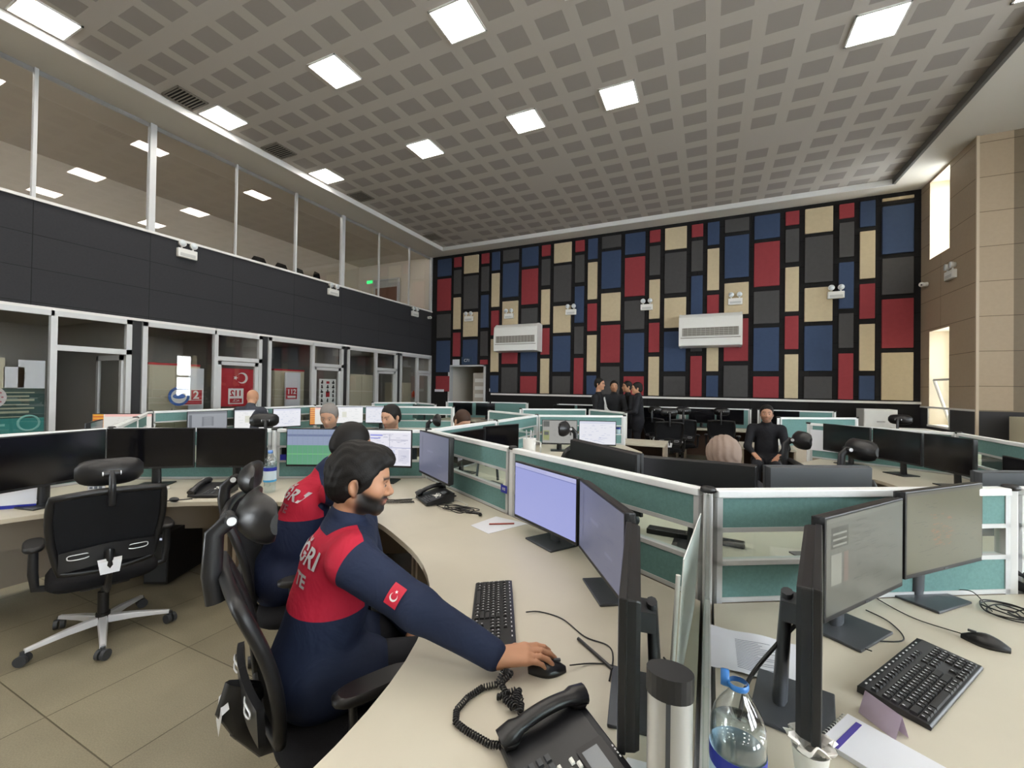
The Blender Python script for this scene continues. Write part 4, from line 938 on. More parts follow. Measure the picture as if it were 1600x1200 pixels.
def coil_points(path, turns, rad):
    P = [Vector(p) for p in path]; n = turns * 9; out = []
    seg = [(P[i + 1] - P[i]).length for i in range(len(P) - 1)]; tot = sum(seg)
    for k in range(n + 1):
        s_ = tot * k / n; i = 0
        while i < len(seg) - 1 and s_ > seg[i]: s_ -= seg[i]; i += 1
        p = P[i].lerp(P[i + 1], s_ / seg[i]); d = (P[i + 1] - P[i]).normalized(); x = d.cross(Vector((0, 0, 1))).normalized(); y = x.cross(d)
        a = 2 * PI * k / 9; out.append(p + x * rad * math.cos(a) + y * rad * math.sin(a))
    return out
def phone(c, ang, lab, cord=None):
    t = thing('desk_phone', lab, 'telephone', (c[0], c[1], DZT), ang)
    f = lambda y: .026 + (y + .1) * .24           # sloped top
    b = MB(); L = []
    for x in (-.128, .115): L.append([(x, -.105, .008), (x, .10, .012), (x, .105, f(.1)), (x, .085, f(.085) + .004), (x, -.1, f(-.1))])
    b.ring(L, smooth=False); b.build('body', M['black_s'], t, bevel=.006)
    b = MB(); b.b2((-.03, .02, 0), (.07, .1, .02)); b.build('foot', M['black'], t)
    # handset on the left cradle
    hs = MB(); P = []; rad = []
    for k in range(15):
        u = k / 14; y = -.105 + .215 * u; z = f(y) + .014 + .018 * math.sin(PI * u); P.append((-.105, y, z)); rad.append(.026 if u < .18 or u > .82 else .019)
    hs.tube(P, rad, 12, .8, up=(0, 0, 1)); h = hs.build('handset', M['leather'], t)
    b = MB()
    for y in (-.085, .09): b.lathe([(.001, -.004), (.022, -.004), (.026, .006)], (-.1, y, f(y) + .008), 14)
    b.build('ear_cups', M['black'], h)
    def on(x, y, w, d, z=.003): return [(x - w / 2, y - d / 2, f(y - d / 2) + z), (x + w / 2, y - d / 2, f(y - d / 2) + z), (x + w / 2, y + d / 2, f(y + d / 2) + z), (x - w / 2, y + d / 2, f(y + d / 2) + z)]
    b = MB(); b.add(on(.05, .055, .1, .062, .0065), [(0, 1, 2, 3)]); b.build('display_bezel', M['black'], t)
    b = MB(); b.add(on(.045, .05, .062, .036, .0075), [(0, 1, 2, 3)]); b.build('display', mat('phone_lcd', '6c7176', .25), t)
    K = MB()
    for i in range(3):
        for j in range(4): K.ring([on(-.02 + i * .024, -.085 + j * .018, .019, .012, .001), on(-.02 + i * .024, -.085 + j * .018, .016, .010, .006)], smooth=False)
    K.build('keypad', M['grey_d'], t); K = MB()
    for i in range(4): K.ring([on(.075 + (i % 2) * .02, -.085 + (i // 2) * .018, .015, .01, .001), on(.075 + (i % 2) * .02, -.085 + (i // 2) * .018, .013, .008, .006)], smooth=False)
    K.build('line_keys', M['grey_d'], t)
    b = MB(); b.lathe([(.001, .006), (.017, .006), (.019, 0)], (.045, -.005, f(-.005) + .002), 20); b.build('navigation_ring', M['white'], t)
    b = MB(); [b.ring([on(x, y, .015, .008, .003), on(x, y, .013, .006, .007)], smooth=False) for x, y in ((.015, .008), (.08, .008), (.015, -.02), (.08, -.02), (.03, .018), (.06, .018))]; b.build('soft_keys', M['white'], t)
    b = MB(); [b.add(on(.035 + .009 * k, .094, .005, .003, .0062), [(0, 1, 2, 3)]) for k in range(4)]; b.build('pale_marks', M['keymark'], t)
    if cord: 
        m4 = Matrix.Rotation(-ang, 4, 'Z') @ Matrix.Translation((-c[0], -c[1], -DZT))
        b = MB(); b.tube([m4 @ p for p in coil_points(cord, int(sum((Vector(cord[i + 1]) - Vector(cord[i])).length for i in range(len(cord) - 1)) / .0075), .0068)], .0022, 5)
        b.build('coiled_cord', M['black'], t)
    return t
zz = DZT + .010
cord = [(-.405, .875, zz + .012), (-.45, .875, zz), (-.52, .885, zz), (-.555, .895, zz), (-.575, .93, zz), (-.572, .98, zz), (-.555, 1.03, zz), (-.525, 1.06, zz), (-.52, 1.09, zz + .02), (-.49, 1.075, zz + .03), (-.505, 1.04, zz + .02), (-.475, 1.02, zz + .012),
        (-.50, 1.01, zz + .004), (-.46, 1.045, zz + .014), (-.44, 1.03, zz + .004), (-.475, .995, zz + .018), (-.435, .985, zz + .016), (-.45, 1.04, zz + .02), (-.455, .99, zz + .005), (-.43, 1.01, zz + .012), (-.42, .98, zz + .01)]
phone((-.268, .868), R(-43), 'black desk phone with coiled cord at the bottom centre', cord)
phone((-1.80, 2.57), R(-35), 'black desk phone among tangled cables behind the front man', [(-1.95, 2.50, zz), (-2.05, 2.42, zz), (-2.16, 2.36, zz), (-2.10, 2.33, zz), (-1.98, 2.40, zz), (-1.90, 2.46, zz)])
phone((1.27, 2.63), R(45), 'black desk phone cut by the right picture edge')
phone((-3.35, 1.95), R(30), 'dark desk phone behind the left headrest')
pts = []
for k in range(40):
    a = k * 1.1; rad = .06 + .04 * math.sin(k * .9); pts.append((-1.52 + rad * math.cos(a) * 1.6 + .06 * math.sin(k), 2.46 + rad * math.sin(a) * .7, zc + .004 * (k % 4)))
cable(pts, .0028, 'black', 'coiled_cable', 'tangle of black cables beside the middle desk phone')
cable([(-1.45, 2.43, zc), (-1.36, 2.44, zc), (-1.33, 2.40, zc + .01)], .012, 'black', 'adapter_cable', 'black plug lump at the end of the cable tangle')
cable([(-2.05, 2.5, zc), (-1.9, 2.62, zc), (-1.7, 2.66, zc), (-1.55, 2.6, zc), (-1.5, 2.5, zc + .02)], .0035, 'white', 'cable', 'pale cable looping behind the middle desk phone')
cable([(-3.75, 2.1, zc + .05), (-3.7, 2.0, zc), (-3.55, 1.95, zc), (-3.4, 2.05, zc)], .006, 'white', 'cable', 'pale thick cable under the left black monitors')
cable([(-3.62, 1.56, zc), (-3.5, 1.62, zc), (-3.42, 1.72, zc), (-3.35, 1.8, zc)], .004, 'black', 'cable', 'black cable trailing to the small black plug on the left desk')

# ================================================================== SMALL DESK THINGS
def flat(name, P, m, lab, cat, z=DZT, th=.001):
    c = Vector((sum(p[0] for p in P) / len(P), sum(p[1] for p in P) / len(P))); t = MB()
    poly = [(p[0] - c.x, p[1] - c.y) for p in P]; ar = sum(poly[i][0] * poly[(i + 1) % len(poly)][1] - poly[(i + 1) % len(poly)][0] * poly[i][1] for i in range(len(poly)))
    if ar < 0: poly.reverse()
    t.prism(poly, .0004, th); o = t.build(name, m, None, (c.x, c.y, z)); tag(o, lab, cat); return o
t = thing('paper_sheet', 'large printed sheet lying left of the edge on monitor at front right', 'paper', (.14, 1.52, DZT))
b = MB(); n = 12
b.sheet(lambda u, v: (-.135 + .285 * u, -.10 + .22 * v - .035 * u * 0, .003 + .006 * math.sin(5 * u + 2 * v) ** 2 + .012 * (v > .95)), 14, 8, .0008); b.build('sheet', M['paper'], t)
b = MB(); q = random.Random(9)
for k in range(20):
    v = .1 + .042 * k; w = q.uniform(.2, .5)
    for s_ in (0,):
        b.sheet(lambda u, vv, v=v, w=w: (-.135 + .285 * (.28 + u * w), -.10 + .22 * (v + .012 * vv), .0042 + .006 * math.sin(5 * (.28 + u * w) + 2 * v) ** 2), 6, 1)
b.build('printed_lines', M['ink'], t)
t = thing('paper_sheet', 'blank white sheet with a red pen beyond the lavender monitor edge', 'paper', (-1.16, 2.31, DZT), 0)
flatP = [(-.135, -.09), (-.08, .14), (.16, .10), (.03, -.17)]
flatP = [(.03, -.17), (.16, .10), (-.08, .14), (-.135, -.09)]
MB().prism(flatP, .0004, .0014).build('sheet', M['paper'], t)
o = MB().cyl((-1.20, 2.28, DZT + .006), (-1.07, 2.36, DZT + .006), .005, n=8).build('pen', mat('pen_red', 'a05048', .4)); tag(o, 'red pen lying on the white sheet', 'pen')
o = MB().tube([(-.385, 1.375, DZT + .006), (-.25, 1.27, DZT + .006)], .0055, 8).build('pen', M['black_s']); tag(o, 'black pen lying by the cable left of the edge on monitor', 'pen')
t = thing('notepad', 'white spiral notepad with purple edge at the bottom right', 'notepad', (.375, 1.235, DZT), R(57))
MB().b2((-.075, -.11, .0005), (.075, .105, .012)).build('pages', M['paper'], t); MB().b2((-.075, .07, .0122), (.06, .082, .0128)).build('purple_strip', mat('purple', '4a3f9a', .5), t)
b = MB(); [b.lathe([(.006, 0), (.006, .002), (.0045, .002), (.0045, 0)], (-.07 + .012 * k, .108, .008), 8, 'X', caps=False) for k in range(12)]; b.build('spiral_binding', M['white'], t)
t = thing('folded_card', 'pale pink folded card by the corner of the front right keyboard', 'card', (.385, 1.355, DZT), R(-55))
b = MB(); b.add([(-.045, 0, .001), (.045, 0, .001), (.045, .02, .055), (-.045, .02, .055)], [(0, 1, 2, 3)]); b.add([(-.045, .001, .001), (.045, .001, .001), (.045, .021, .055), (-.045, .021, .055)], [(3, 2, 1, 0)]); b.add([(-.045, .04, .001), (.045, .04, .001), (.045, .02, .055), (-.045, .02, .055)], [(0, 1, 2, 3)])
b.build('card', mat('pink_card', 'cdbcd0', .7), t)
t = thing('paper_cup', 'white cup stuffed with crumpled tissue at the bottom right', 'cup', (.20, 1.085, DZT))
MB().lathe([(.024, 0), (.034, .082), (.0355, .084), (.033, .083), (.023, .004)], n=24).build('cup', M['white'], t)
b = MB(); q = random.Random(2)
b.sheet(lambda u, v: ((.012 + .028 * v) * math.cos(2 * PI * u) * (1 + .25 * math.sin(11 * u * 2 * PI) * v), (.012 + .028 * v) * math.sin(2 * PI * u) * (1 + .2 * math.cos(7 * u * 2 * PI) * v), .075 + .028 * v + .009 * math.sin(26 * u) * v + .006 * math.sin(17 * v + 9 * u)), 40, 8, .001)
b.build('tissue', mat('tissue_white', 'e6e3df', .9), t)

def bottle(loc, lab, s=1.0, big=True):
    t = thing('water_bottle', lab, 'bottle', loc)
    pet = glass('clear_pet_plastic', (.93, .96, .97), 1.5, .03)
    prof = [(.030, 0), (.043, .004), (.045, .02), (.043, .035), (.045, .05), (.043, .065), (.045, .085), (.045, .19), (.0455, .215), (.0445, .235), (.039, .257), (.028, .276), (.018, .290), (.0145, .298), (.0145, .315)]
    if not big: prof = [(r * .8 if r > .016 else r, z) for r, z in prof]
    b = MB(); L = []
    b.lathe([(r * s, z * s) for r, z in prof], n=32, caps=False); b.build('shell', pet, t)
    w_ = MB(); wp = [(r * .965 * s, z * s) for r, z in prof if z < .24]; w_.lathe([(.001, .003)] + wp[1:] + [(.001, wp[-1][1])], n=32, caps=False)
    water = glass('drinking_water', (.90, .95, .97), 1.33, .06); w_.build('water', water, t)
    lr = (.0462 if big else .0375) * s
    def band(name, z0, z1, m, k=1.0): MB().lathe([(lr * k, z0 * s), (lr * k, z1 * s)], n=32, caps=False).build(name, m, t)
    band('label', .085, .195, mat('label_pale', 'c9d9e4', .4)); band('label_blue_band', .168, .195, M['navyblue'], 1.004); band('label_lower_band', .085, .1, mat('label_cyan', '3f9bd0', .4), 1.004)
    MB().lathe([(.0165 * s, .300 * s), (.0175 * s, .302 * s), (.0175 * s, .308 * s), (.0155 * s, .310 * s)], n=24, caps=False).build('neck_ring', mat('cap_blue', '2f6fb5', .35), t)
    return t, lr
t, lr = bottle((.052, .868, DZT), 'large clear open water bottle with blue label at the bottom right of centre')
MB().lathe([(.001, 0), (.013, .0), (.014, .004), (.014, .013), (.012, .014), (.012, .002), (.001, .001)], (-.028, .010, .306), 24, 'X').build('hinged_cap', mat('cap_blue'), t)
def bent_text(s, size, m, parent, r, a0, z, bold=0.0, name='lettering'):
    V, F = text_data(s, size, 0.0, bold=bold)
    b = MB(); b.add([(r * math.cos(a0 + v[0] / r), r * math.sin(a0 + v[0] / r), z + v[1]) for v in V], F); return b.build(name, m, parent)
bent_text('den', .030, M['signwhite'], t, lr * 1.012, R(-62), .156, .0006)
b = MB()
for k in range(10): a = R(-108) + k * .035; b.add([((lr * 1.01) * math.cos(a + e), (lr * 1.01) * math.sin(a + e), z) for e, z in ((0, .108), (.018, .108), (.018, .124), (0, .124))], [(0, 1, 2, 3)])
b.build('barcode', M['grey_d'], t)
b = MB(); b.add([(lr * 1.01 * math.cos(R(-98) + .22 * math.cos(a)), lr * 1.01 * math.sin(R(-98) + .22 * math.cos(a)), .142 + .0095 * math.sin(a)) for a in [2 * PI * k / 20 for k in range(20)]], [tuple(range(20))]); b.build('round_seal', mat('seal_green', '3f5a40', .5), t)
MB().lathe([(.001, .296), (.0145, .296)], n=20, caps=False).build('mouth_shadow', mat('cap_blue'), t) if False else None
t, lr = bottle((-3.07, 2.19, DZT), 'clear capped water bottle on the desk left of the green table monitor')
MB().lathe([(.0165, .302), (.0172, .304), (.0172, .322), (.001, .323)], n=24).build('cap', mat('cap_blue_light', '6f96d8', .35), t)
t, lr = bottle((-1.38, 7.25, DZT), 'water bottle with blue label at the pale desk end beyond centre')
MB().lathe([(.0165, .302), (.0172, .304), (.0172, .322), (.001, .323)], n=16).build('cap', mat('cap_blue_light'), t)
# sticker on partition, papers
def panel_sticker(p, q, u, z, w, h, m, lab, name='sticker', side=1, txt=None, cat='sticker'):
    p, q = Vector(p), Vector(q); d = (q - p).normalized(); n = Vector((d.y, -d.x)) * side; c = p.lerp(q, u) + n * .026
    t = thing(name, lab, cat, (c.x, c.y, z), math.atan2(d.y, d.x)); sg = -1 if side > 0 else 1
    MB().b2((-w / 2, -.002, -h / 2), (w / 2, .002, h / 2)).build('face', m, t)
    if txt: text('lettering', txt, h * .5, M['signwhite'], t, (0, sg * .003, 0), (-sg, 0, 0), (0, 0, 1))
    return t
panel_sticker(B_, C_, .045, .90, .07, .05, M['navyblue'], 'small blue sticker on the partition left of the lavender monitor', side=-1, txt='112')
panel_sticker(C_, (C_ + E_) / 2, .93, .93, .07, .05, M['navyblue'], 'small blue sticker behind the water bottle by the green table monitor', side=-1)
panel_sticker((A_ + F_) / 2, F_, .08, .92, .06, .05, M['red'], 'small red sticker right of the olive map monitor', side=1, txt='ACİL')
o = flat('paper_sheet', [(-3.02, 2.33), (-2.9, 2.42), (-2.78, 2.3), (-2.9, 2.2)], M['paper'], 'white sheets beside the water bottle on the left desk', 'paper')
t = thing('desk_calendar', 'white desk calendar with blue foot at the left picture edge', 'calendar', (-4.10, 1.14, DZT), R(50))
b = MB(); b.add([(-.11, 0, .002), (.11, 0, .002), (.11, .04, .14), (-.11, .04, .14)], [(0, 1, 2, 3)]); b.add([(-.11, .09, .002), (.11, .09, .002), (.11, .04, .14), (-.11, .04, .14)], [(3, 2, 1, 0)]); b.build('pages', M['paper'], t)
MB().b2((-.112, -.006, 0), (.112, -.001, .022)).build('blue_foot', M['navyblue'], t)
t = thing('desk_calendar', 'small upright month card beside the headrest on the left desk', 'calendar', (-4.22, 1.60, DZT), R(50))
MB().b2((-.05, 0, .001), (.05, .006, .13)).build('card', M['paper'], t); b = MB(); [b.b2((-.038 + (k % 3) * .027, -.002, .02 + (k // 3) * .026), (-.02 + (k % 3) * .027, 0, .036 + (k // 3) * .026)) for k in range(12)]; b.build('printed_dates', M['ink'], t)
t = thing('paper_tray', 'long white tray of papers behind the empty chair', 'tray', (-3.98, 1.72, DZT), R(38)); MB().b2((-.22, -.06, .0005), (.22, .06, .02)).build('body', M['white'], t, bevel=.003); b = MB(); [b.b2((-.2 + .05 * (k % 8), -.04 + .035 * (k // 8), .0205), (-.17 + .05 * (k % 8), -.02 + .035 * (k // 8), .0215)) for k in range(20)]; b.build('marks', M['ink'], t)
t = thing('plug', 'small black plug lying on the left desk before the cables', 'plug', (-3.38, 1.70, DZT), R(20)); b = MB(); b.ball((0, 0, .018), (.035, .022, .017)); b.build('body', M['black_s'], t)
for k, (x, y, w_) in enumerate(((-1.0, 5.1, 0), (-1.5, 4.95, 1))): pass
t = thing('keyboard', 'black keyboard under the grey map screen at centre', 'keyboard', (-1.25, 4.85, DZT), R(20)); MB().b2((-.21, -.07, .001), (.21, .07, .02)).build('body', M['black_s'], t, bevel=.003)
t = thing('cup_rack', 'white utensil rack with handle beside the glossy monitor near centre', 'rack', (-1.83, 4.42, DZT), R(20))
MB().lathe([(.065, 0), (.075, .27), (.07, .27), (.06, .005)], n=20).build('mug', M['white'], t); b = MB(); b.tube([(.07, 0, .24), (.125, 0, .23), (.125, 0, .08), (.066, 0, .06)], .008, 8); b.build('handle', M['white'], t)
b = MB(); [b.cyl((.03 * math.cos(a), .03 * math.sin(a), .05), (.045 * math.cos(a), .045 * math.sin(a), .36), .005, n=6) for a in (0, 1.3, 2.6, 3.9, 5.2)]; b.build('pens', M['paper'], t)
panel_sticker(G_, (G_ + H_) / 2, .86, .97, .32, .26, M['paper'], 'white sheet pinned to the green partition right of centre', 'pinned_sheet', side=-1, cat='paper')
flat('paper_sheet', [(-.19, .86), (-.09, .83), (-.08, 1.0), (-.16, .99)], M['paper'], 'white sheet on the desk behind the silver end post', 'paper')
# headset-like gadgets visible through the glass strip
t = thing('webcam', 'round grey webcam on the desk beyond the partition glass', 'webcam', (-.40, 2.60, DZT)); MB().lathe([(.001, 0), (.035, 0), (.03, .01), (.01, .015), (.01, .03)], n=16).build('foot', M['grey_d'], t); MB().ball((0, 0, .06), .036).build('ball_head', M['stand'], t)
t = thing('handset', 'black handheld radio seen through the glass left of the corner post', 'radio', (-.20, 2.60, DZT), R(-5)); MB().b2((-.12, -.04, .001), (.12, .04, .03)).build('body', M['black'], t, bevel=.003)
t = thing('handset', 'black handheld radio seen through the glass right of the corner post', 'radio', (.08, 2.58, DZT), R(-5)); MB().b2((-.12, -.03, .001), (.10, .03, .03)).build('body', M['black_s'], t, bevel=.006)
b = MB(); [b.lathe([(.001, .034), (.01, .033), (.011, .03)], (-.08 + .03 * k, 0, 0), 8) for k in range(5)]; b.build('buttons', M['grey_d'], t)
mouse((.02, 2.38), R(80), 'black mouse seen through the glass right of the corner post')
t = thing('photo_frame_stand', 'grey tilted card stand seen through the partition glass left of centre', 'stand', (-1.72, 3.2, DZT), R(60))
b = MB(); b.tube([(-.1, 0, .01), (-.08, 0, .2), (.1, 0, .22), (.12, 0, .03)], .012, 6); b.build('frame', M['grey_d'], t); MB().b2((-.12, -.08, .0), (.12, .08, .012)).build('base', M['stand'], t)
flat('paper_sheet', [(.3, 2.35), (.62, 2.5), (.7, 2.42), (.36, 2.25)], M['paper'], 'papers seen through the glass strip behind the front right monitors', 'paper')

# ---- silver end post with oval cap and the clear sheet beside it
t = thing('partition_end_post', 'broad silver end post with black oval cap at the bottom centre', 'post', (-.046, .635, 0))
b = MB(); b.prism([(.030 * math.cos(a) + (0), .022 * math.sin(a)) for a in [2 * PI * k / 24 for k in range(24)]], .05, 1.165, True); b.build('column', M['alu'], t)
MB().prism([(.0315 * math.cos(a), .0235 * math.sin(a)) for a in [2 * PI * k / 24 for k in range(24)]], 1.148, 1.18).build('oval_cap', M['black_s'], t, bevel=.003)
b = MB(); b.b2((.0 - .003, -.0235, .05), (.003, -.021, 1.148)); b.build('slot_line', M['grey_d'], t); MB().b2((-.04, -.04, 0), (.04, .04, .05)).build('foot', M['black'], t)
t = thing('glass_partition', 'frosted glass screen seen edge on between the two front desks', 'partition', (-.0, 1.235, 0))
MB().b2((-.004, -.60, .76), (.004, .60, 1.17)).build('glass_pane', glass('frosted_screen_glass', (.86, .92, .90), 1.5, .10, .25), t)
b = MB(); b.b2((-.012, -.60, .742), (.012, .60, .765)); b.b2((-.008, .58, .76), (.008, .60, 1.17)); b.build('frame', M['alu_paint'], t); MB().b2((-.01, -.6, .05), (.01, .6, .742)).build('base_panel', M['panel_beige'], t)
t = thing('acrylic_sheet', 'clear acrylic sheet leaning along the glass screen beside the corner post', 'sheet', (-.055, 1.45, DZT))
b = MB(); b.sheet(lambda u, v: (.03 * u - .02 + .02 * v, -.28 + .62 * u, .0 + .40 * v * (1 - .1 * u)), 8, 6, .003); b.build('sheet', frosted('milky_acrylic', 'f6f9f8', .95), t)
b = MB(); b.tube([(-.03, -.29, .01), (-.012, -.285, .36)], .006, 8); b.build('edge_clip', M['white'], t)

# ================================================================== CHAIRS  (sitter faces local +y)
def chair(loc, ang, lab, seat_z=.47, hr=0.0, detail=True, back_tilt=.12, arms=True, hr_tilt=0.0, br=None):
    t = thing('office_chair', lab, 'chair', (loc[0], loc[1], 0), ang - PI / 2, 'black mesh office chairs')
    # star base
    for k in range(5):
        a = k * 2 * PI / 5 + (.3 if br is None else br - (ang - PI / 2)); d = Vector((math.cos(a), math.sin(a), 0)); e = Vector((-d.y, d.x, 0))
        b = MB(); L = []
        for r_, z, w, h in ((.03, .10, .026, .022), (.16, .095, .022, .016), (.33, .075, .015, .010)):
            c = d * r_ + Vector((0, 0, z)); L.append([c - e * w - Vector((0, 0, h)), c + e * w - Vector((0, 0, h)), c + e * w * .7 + Vector((0, 0, h)), c - e * w * .7 + Vector((0, 0, h))])
        b.ring(L, smooth=False); b.build('base_leg', M['chrome_b'] if detail else M['stand'], t, bevel=.004 if detail else 0)
        w = MB(); c = d * .335; ax = Vector((math.cos(a + .8), math.sin(a + .8), 0)); 
        for s_ in (-1, 1): w.cyl(c + ax * (.006 * s_) + Vector((0, 0, .03)), c + ax * (.026 * s_) + Vector((0, 0, .03)), .0295, n=14)
        w.cyl(c + Vector((0, 0, .05)), c + Vector((0, 0, .075)), .012, n=8); w.build('caster', M['grey_d'], t)
    b = MB(); b.cyl((0, 0, .07), (0, 0, .14), .035); b.cyl((0, 0, .14), (0, 0, .27), .027); b.cyl((0, 0, .2), (0, 0, seat_z - .09), .014); b.build('gas_lift', M['black'], t)
    MB().b2((-.11, -.14, seat_z - .1), (.11, .1, seat_z - .065)).build('tilt_mechanism', M['black_s'], t, bevel=.01)
    def seatf(u, v):
        x = -.25 + .5 * u; y = -.22 + .47 * v; return (x, y, seat_z - .02 - .035 * max(0, v - .75) * 4 * .5 - .012 * math.cos(PI * (u - .5)) )
    b = MB(); rim = []
    for (k, z) in ((.93, -.065), (1, -.05), (1, -.03), (.95, -.008), (.8, 0), (.4, -.006)):
        rim.append([(.25 * k * math.copysign(abs(math.cos(a)) ** .5, math.cos(a)), .015 + .235 * k * math.copysign(abs(math.sin(a)) ** .5, math.sin(a)), seat_z + z - (.02 if math.sin(a) > .6 else 0)) for a in [2 * PI * j / 32 for j in range(32)]])
    b.ring(rim); b.build('seat', M['black_m'], t)
    # back
    zb0, zb1 = seat_z + .06, seat_z + .50
    def by(z, x=0):      # backrest curve
        u = (z - zb0) / (zb1 - zb0); return -.235 - back_tilt * u - .03 * math.sin(PI * min(u, 1) * .9 + .1) * -1 + .22 * x * x
    def bw(z): u = (z - zb0) / (zb1 - zb0); return .185 + .055 * math.sin(PI * min(max(u * .62 + .05, 0), 1))
    ring = []
    n = 12
    for k in range(n + 1): z = zb0 + (zb1 - zb0) * k / n; ring.append((-bw(z), by(z, bw(z)), z))
    for k in range(1, 8): x = -bw(zb1) + 2 * bw(zb1) * k / 8; ring.append((x, by(zb1, x), zb1 + .015 * math.sin(PI * k / 8)))
    for k in range(n + 1): z = zb1 - (zb1 - zb0) * k / n; ring.append((bw(z), by(z, bw(z)), z))
    for k in range(1, 8): x = bw(zb0) - 2 * bw(zb0) * k / 8; ring.append((x, by(zb0, x), zb0 - .02 * math.sin(PI * k / 8)))
    b = MB(); b.tube(ring, .019, 8, 1, up=(0, 1, 0), closed=True); b.build('backrest_frame', M['black'], t)
    b = MB(); b.sheet(lambda u, v: (lambda z: ((2 * u - 1) * bw(z), by(z, (2 * u - 1) * bw(z)), z))(zb0 + (zb1 - zb0) * v), 12, 14, .006); b.build('backrest_mesh', M['mesh'], t)
    # lumbar bar, spine
    zl = zb0 + .09
    def yb(z, x=0): return by(z, x) - .035
    b = MB(); b.sheet(lambda u, v: ((2 * u - 1) * .2, yb(zl + .05 * v) - .015 + .5 * ((2 * u - 1) * .2) ** 2, zl - .05 + .11 * v - .02 * abs(2 * u - 1)), 12, 4, .02); b.build('lumbar_bar', M['black_s'], t)
    b = MB(); b.tube([(0, -.12, seat_z - .08), (0, -.23, seat_z - .07), (0, yb(zb0) - .03, seat_z + .02), (0, yb(zl) - .02, zl)], [.035, .034, .032, .03], 8, .5, up=(1, 0, 0)); b.build('back_support', M['black_s'], t)
    if detail:
        for s_ in (-1, 1):
            x0 = s_ * .125; zz_ = zl + .01; y_ = yb(zl) - .03
            b = MB(); b.tube([(x0 + .045 * math.copysign(abs(math.cos(a)) ** .6, math.cos(a)), y_ + .008 * abs(math.cos(a)), zz_ + .014 * math.copysign(abs(math.sin(a)) ** .6, math.sin(a)) + s_ * .0) for a in [2 * PI * k / 20 for k in range(20)]], .003, 6, closed=True); b.build('lumbar_handle', M['chrome_b'], t)
        b = MB(); b.add([(-.05, yb(zl) - .078, zl - .035), (.05, yb(zl) - .078, zl - .035), (.04, yb(zl) - .085, zl - .10), (-.04, yb(zl) - .085, zl - .10)], [(3, 2, 1, 0)]); b.add([(-.052, yb(zl) - .06, zl - .022), (.052, yb(zl) - .06, zl - .022), (.05, yb(zl) - .078, zl - .035), (-.05, yb(zl) - .078, zl - .035)], [(3, 2, 1, 0)])
        b.build('silver_plate', M['chrome_b'], t)
        b = MB(); b.tube([(0, yb(zl) - .0, zl - .0), (0, yb(zl) - .03, zl - .06), (0, yb(zb0) - .02, zb0 - .06)], [.075, .062, .03], 10, .35, up=(1, 0, 0)); b.build('lumbar_shell', M['black_s'], t)
    # head rest
    z0 = zb1; yh = by(zb1) ; zt = zb1 + .13 + hr; hy = yh + .045 + hr_tilt
    b = MB(); b.tube([(0, yh - .02, zb1 - .06), (0, yh - .035, zb1 + .03), (0, yh - .03 + hr_tilt * .5, zb1 + .09 + hr), (0, hy - .03, zt)], [.030, .028, .027, .026], 10, .6, up=(1, 0, 0)); b.build('headrest_arm', M['black_s'], t)
    L = []
    b = MB()
    m = 14
    for i in range(m + 1):
        u = 2 * i / m - 1; x = .148 * u; w = (1 - abs(u) ** 4 * .45) if abs(u) < 1 else .4
        loop = []
        for k in range(16):
            a = 2 * PI * k / 16; cz = .078 * w * math.copysign(abs(math.sin(a)) ** .75, math.sin(a)); cy = .024 * w * math.cos(a) - 6.0 * (cz * cz) * -1 * .9
            loop.append((x, hy + .06 * u * u + cy + .35 * max(0, cz) * .25, zt + cz))
        L.append(loop)
    b.ring(L); h = b.build('headrest', M['leather'], t)
    MB().cyl((-.035, hy - .035, zt), (.035, hy - .035, zt), .018, n=14).build('hinge', M['black'], h)
    MB().cyl((.035, hy - .035, zt), (.040, hy - .035, zt), .013, n=14).cyl((-.040, hy - .035, zt), (-.035, hy - .035, zt), .013, n=14).build('hinge_cap', M['chrome_b'], h)
    if arms:
        for s_ in (-1, 1):
            b = MB(); b.tube([(s_ * .2, -.04, seat_z - .07), (s_ * .285, -.04, seat_z - .05), (s_ * .295, -.045, seat_z + .04), (s_ * .295, -.05, seat_z + .17)], [.02, .022, .022, .02], 8, .6, up=(0, 1, 0)); a_ = b.build('armrest', M['black_s'], t)
            b = MB(); pad = []
            for z, k in ((0, .9), (.008, 1), (.022, 1), (.03, .86)):
                pad.append([(s_ * .295 + .045 * k * math.copysign(abs(math.cos(a)) ** .7, math.cos(a)), .02 + .13 * k * math.copysign(abs(math.sin(a)) ** .6, math.sin(a)), seat_z + .17 + z) for a in [2 * PI * j / 20 for j in range(20)]])
            b.ring(pad); b.build('arm_pad', M['black'], a_)
    return t
CH = {}
cA = chair((-3.41, 1.34), math.atan2(.30, -.95), 'empty black chair with headrest seen from behind at the left', seat_z=.44, hr=-.02, br=R(-93))
cB = chair((-1.205, 1.14), R(64), 'black chair the front man sits in, high curved headrest behind him', seat_z=.46, hr=.06, hr_tilt=.0)
cC = chair((-1.96, 1.62), R(48), 'black chair of the second uniformed man, behind the front man', seat_z=.46, hr=.0)
def far_chair(x, y, ang, lab, src=None):
    o = copy_tree(cF, (x, y, 0), ang - PI / 2, lab); return o
cF = chair((-.50, 9.55), R(95), 'empty black chair with a white plate, right one of the far trio', detail=True, hr=.06)
far_chair(-.95, 9.6, R(70), 'empty black chair turned aside, middle one of the far trio')
far_chair(-.72, 8.7, R(100), 'empty black chair, left one of the far trio beside the bottle desk')
far_chair(.25, 9.75, R(85), 'empty black chair beside the seated smiling man')
far_chair(.98, 4.42, R(10), 'empty chair with tilted headrest right of centre by the black monitors')
far_chair(1.24, 3.97, R(20), 'empty chair whose headrest shows over the grey monitor back')
far_chair(-1.62, 4.2, R(185), 'empty chair with round headrest before the grey map screen')
far_chair(-4.85, 3.35, R(150), 'chair with leaning tall headrest in the left block')
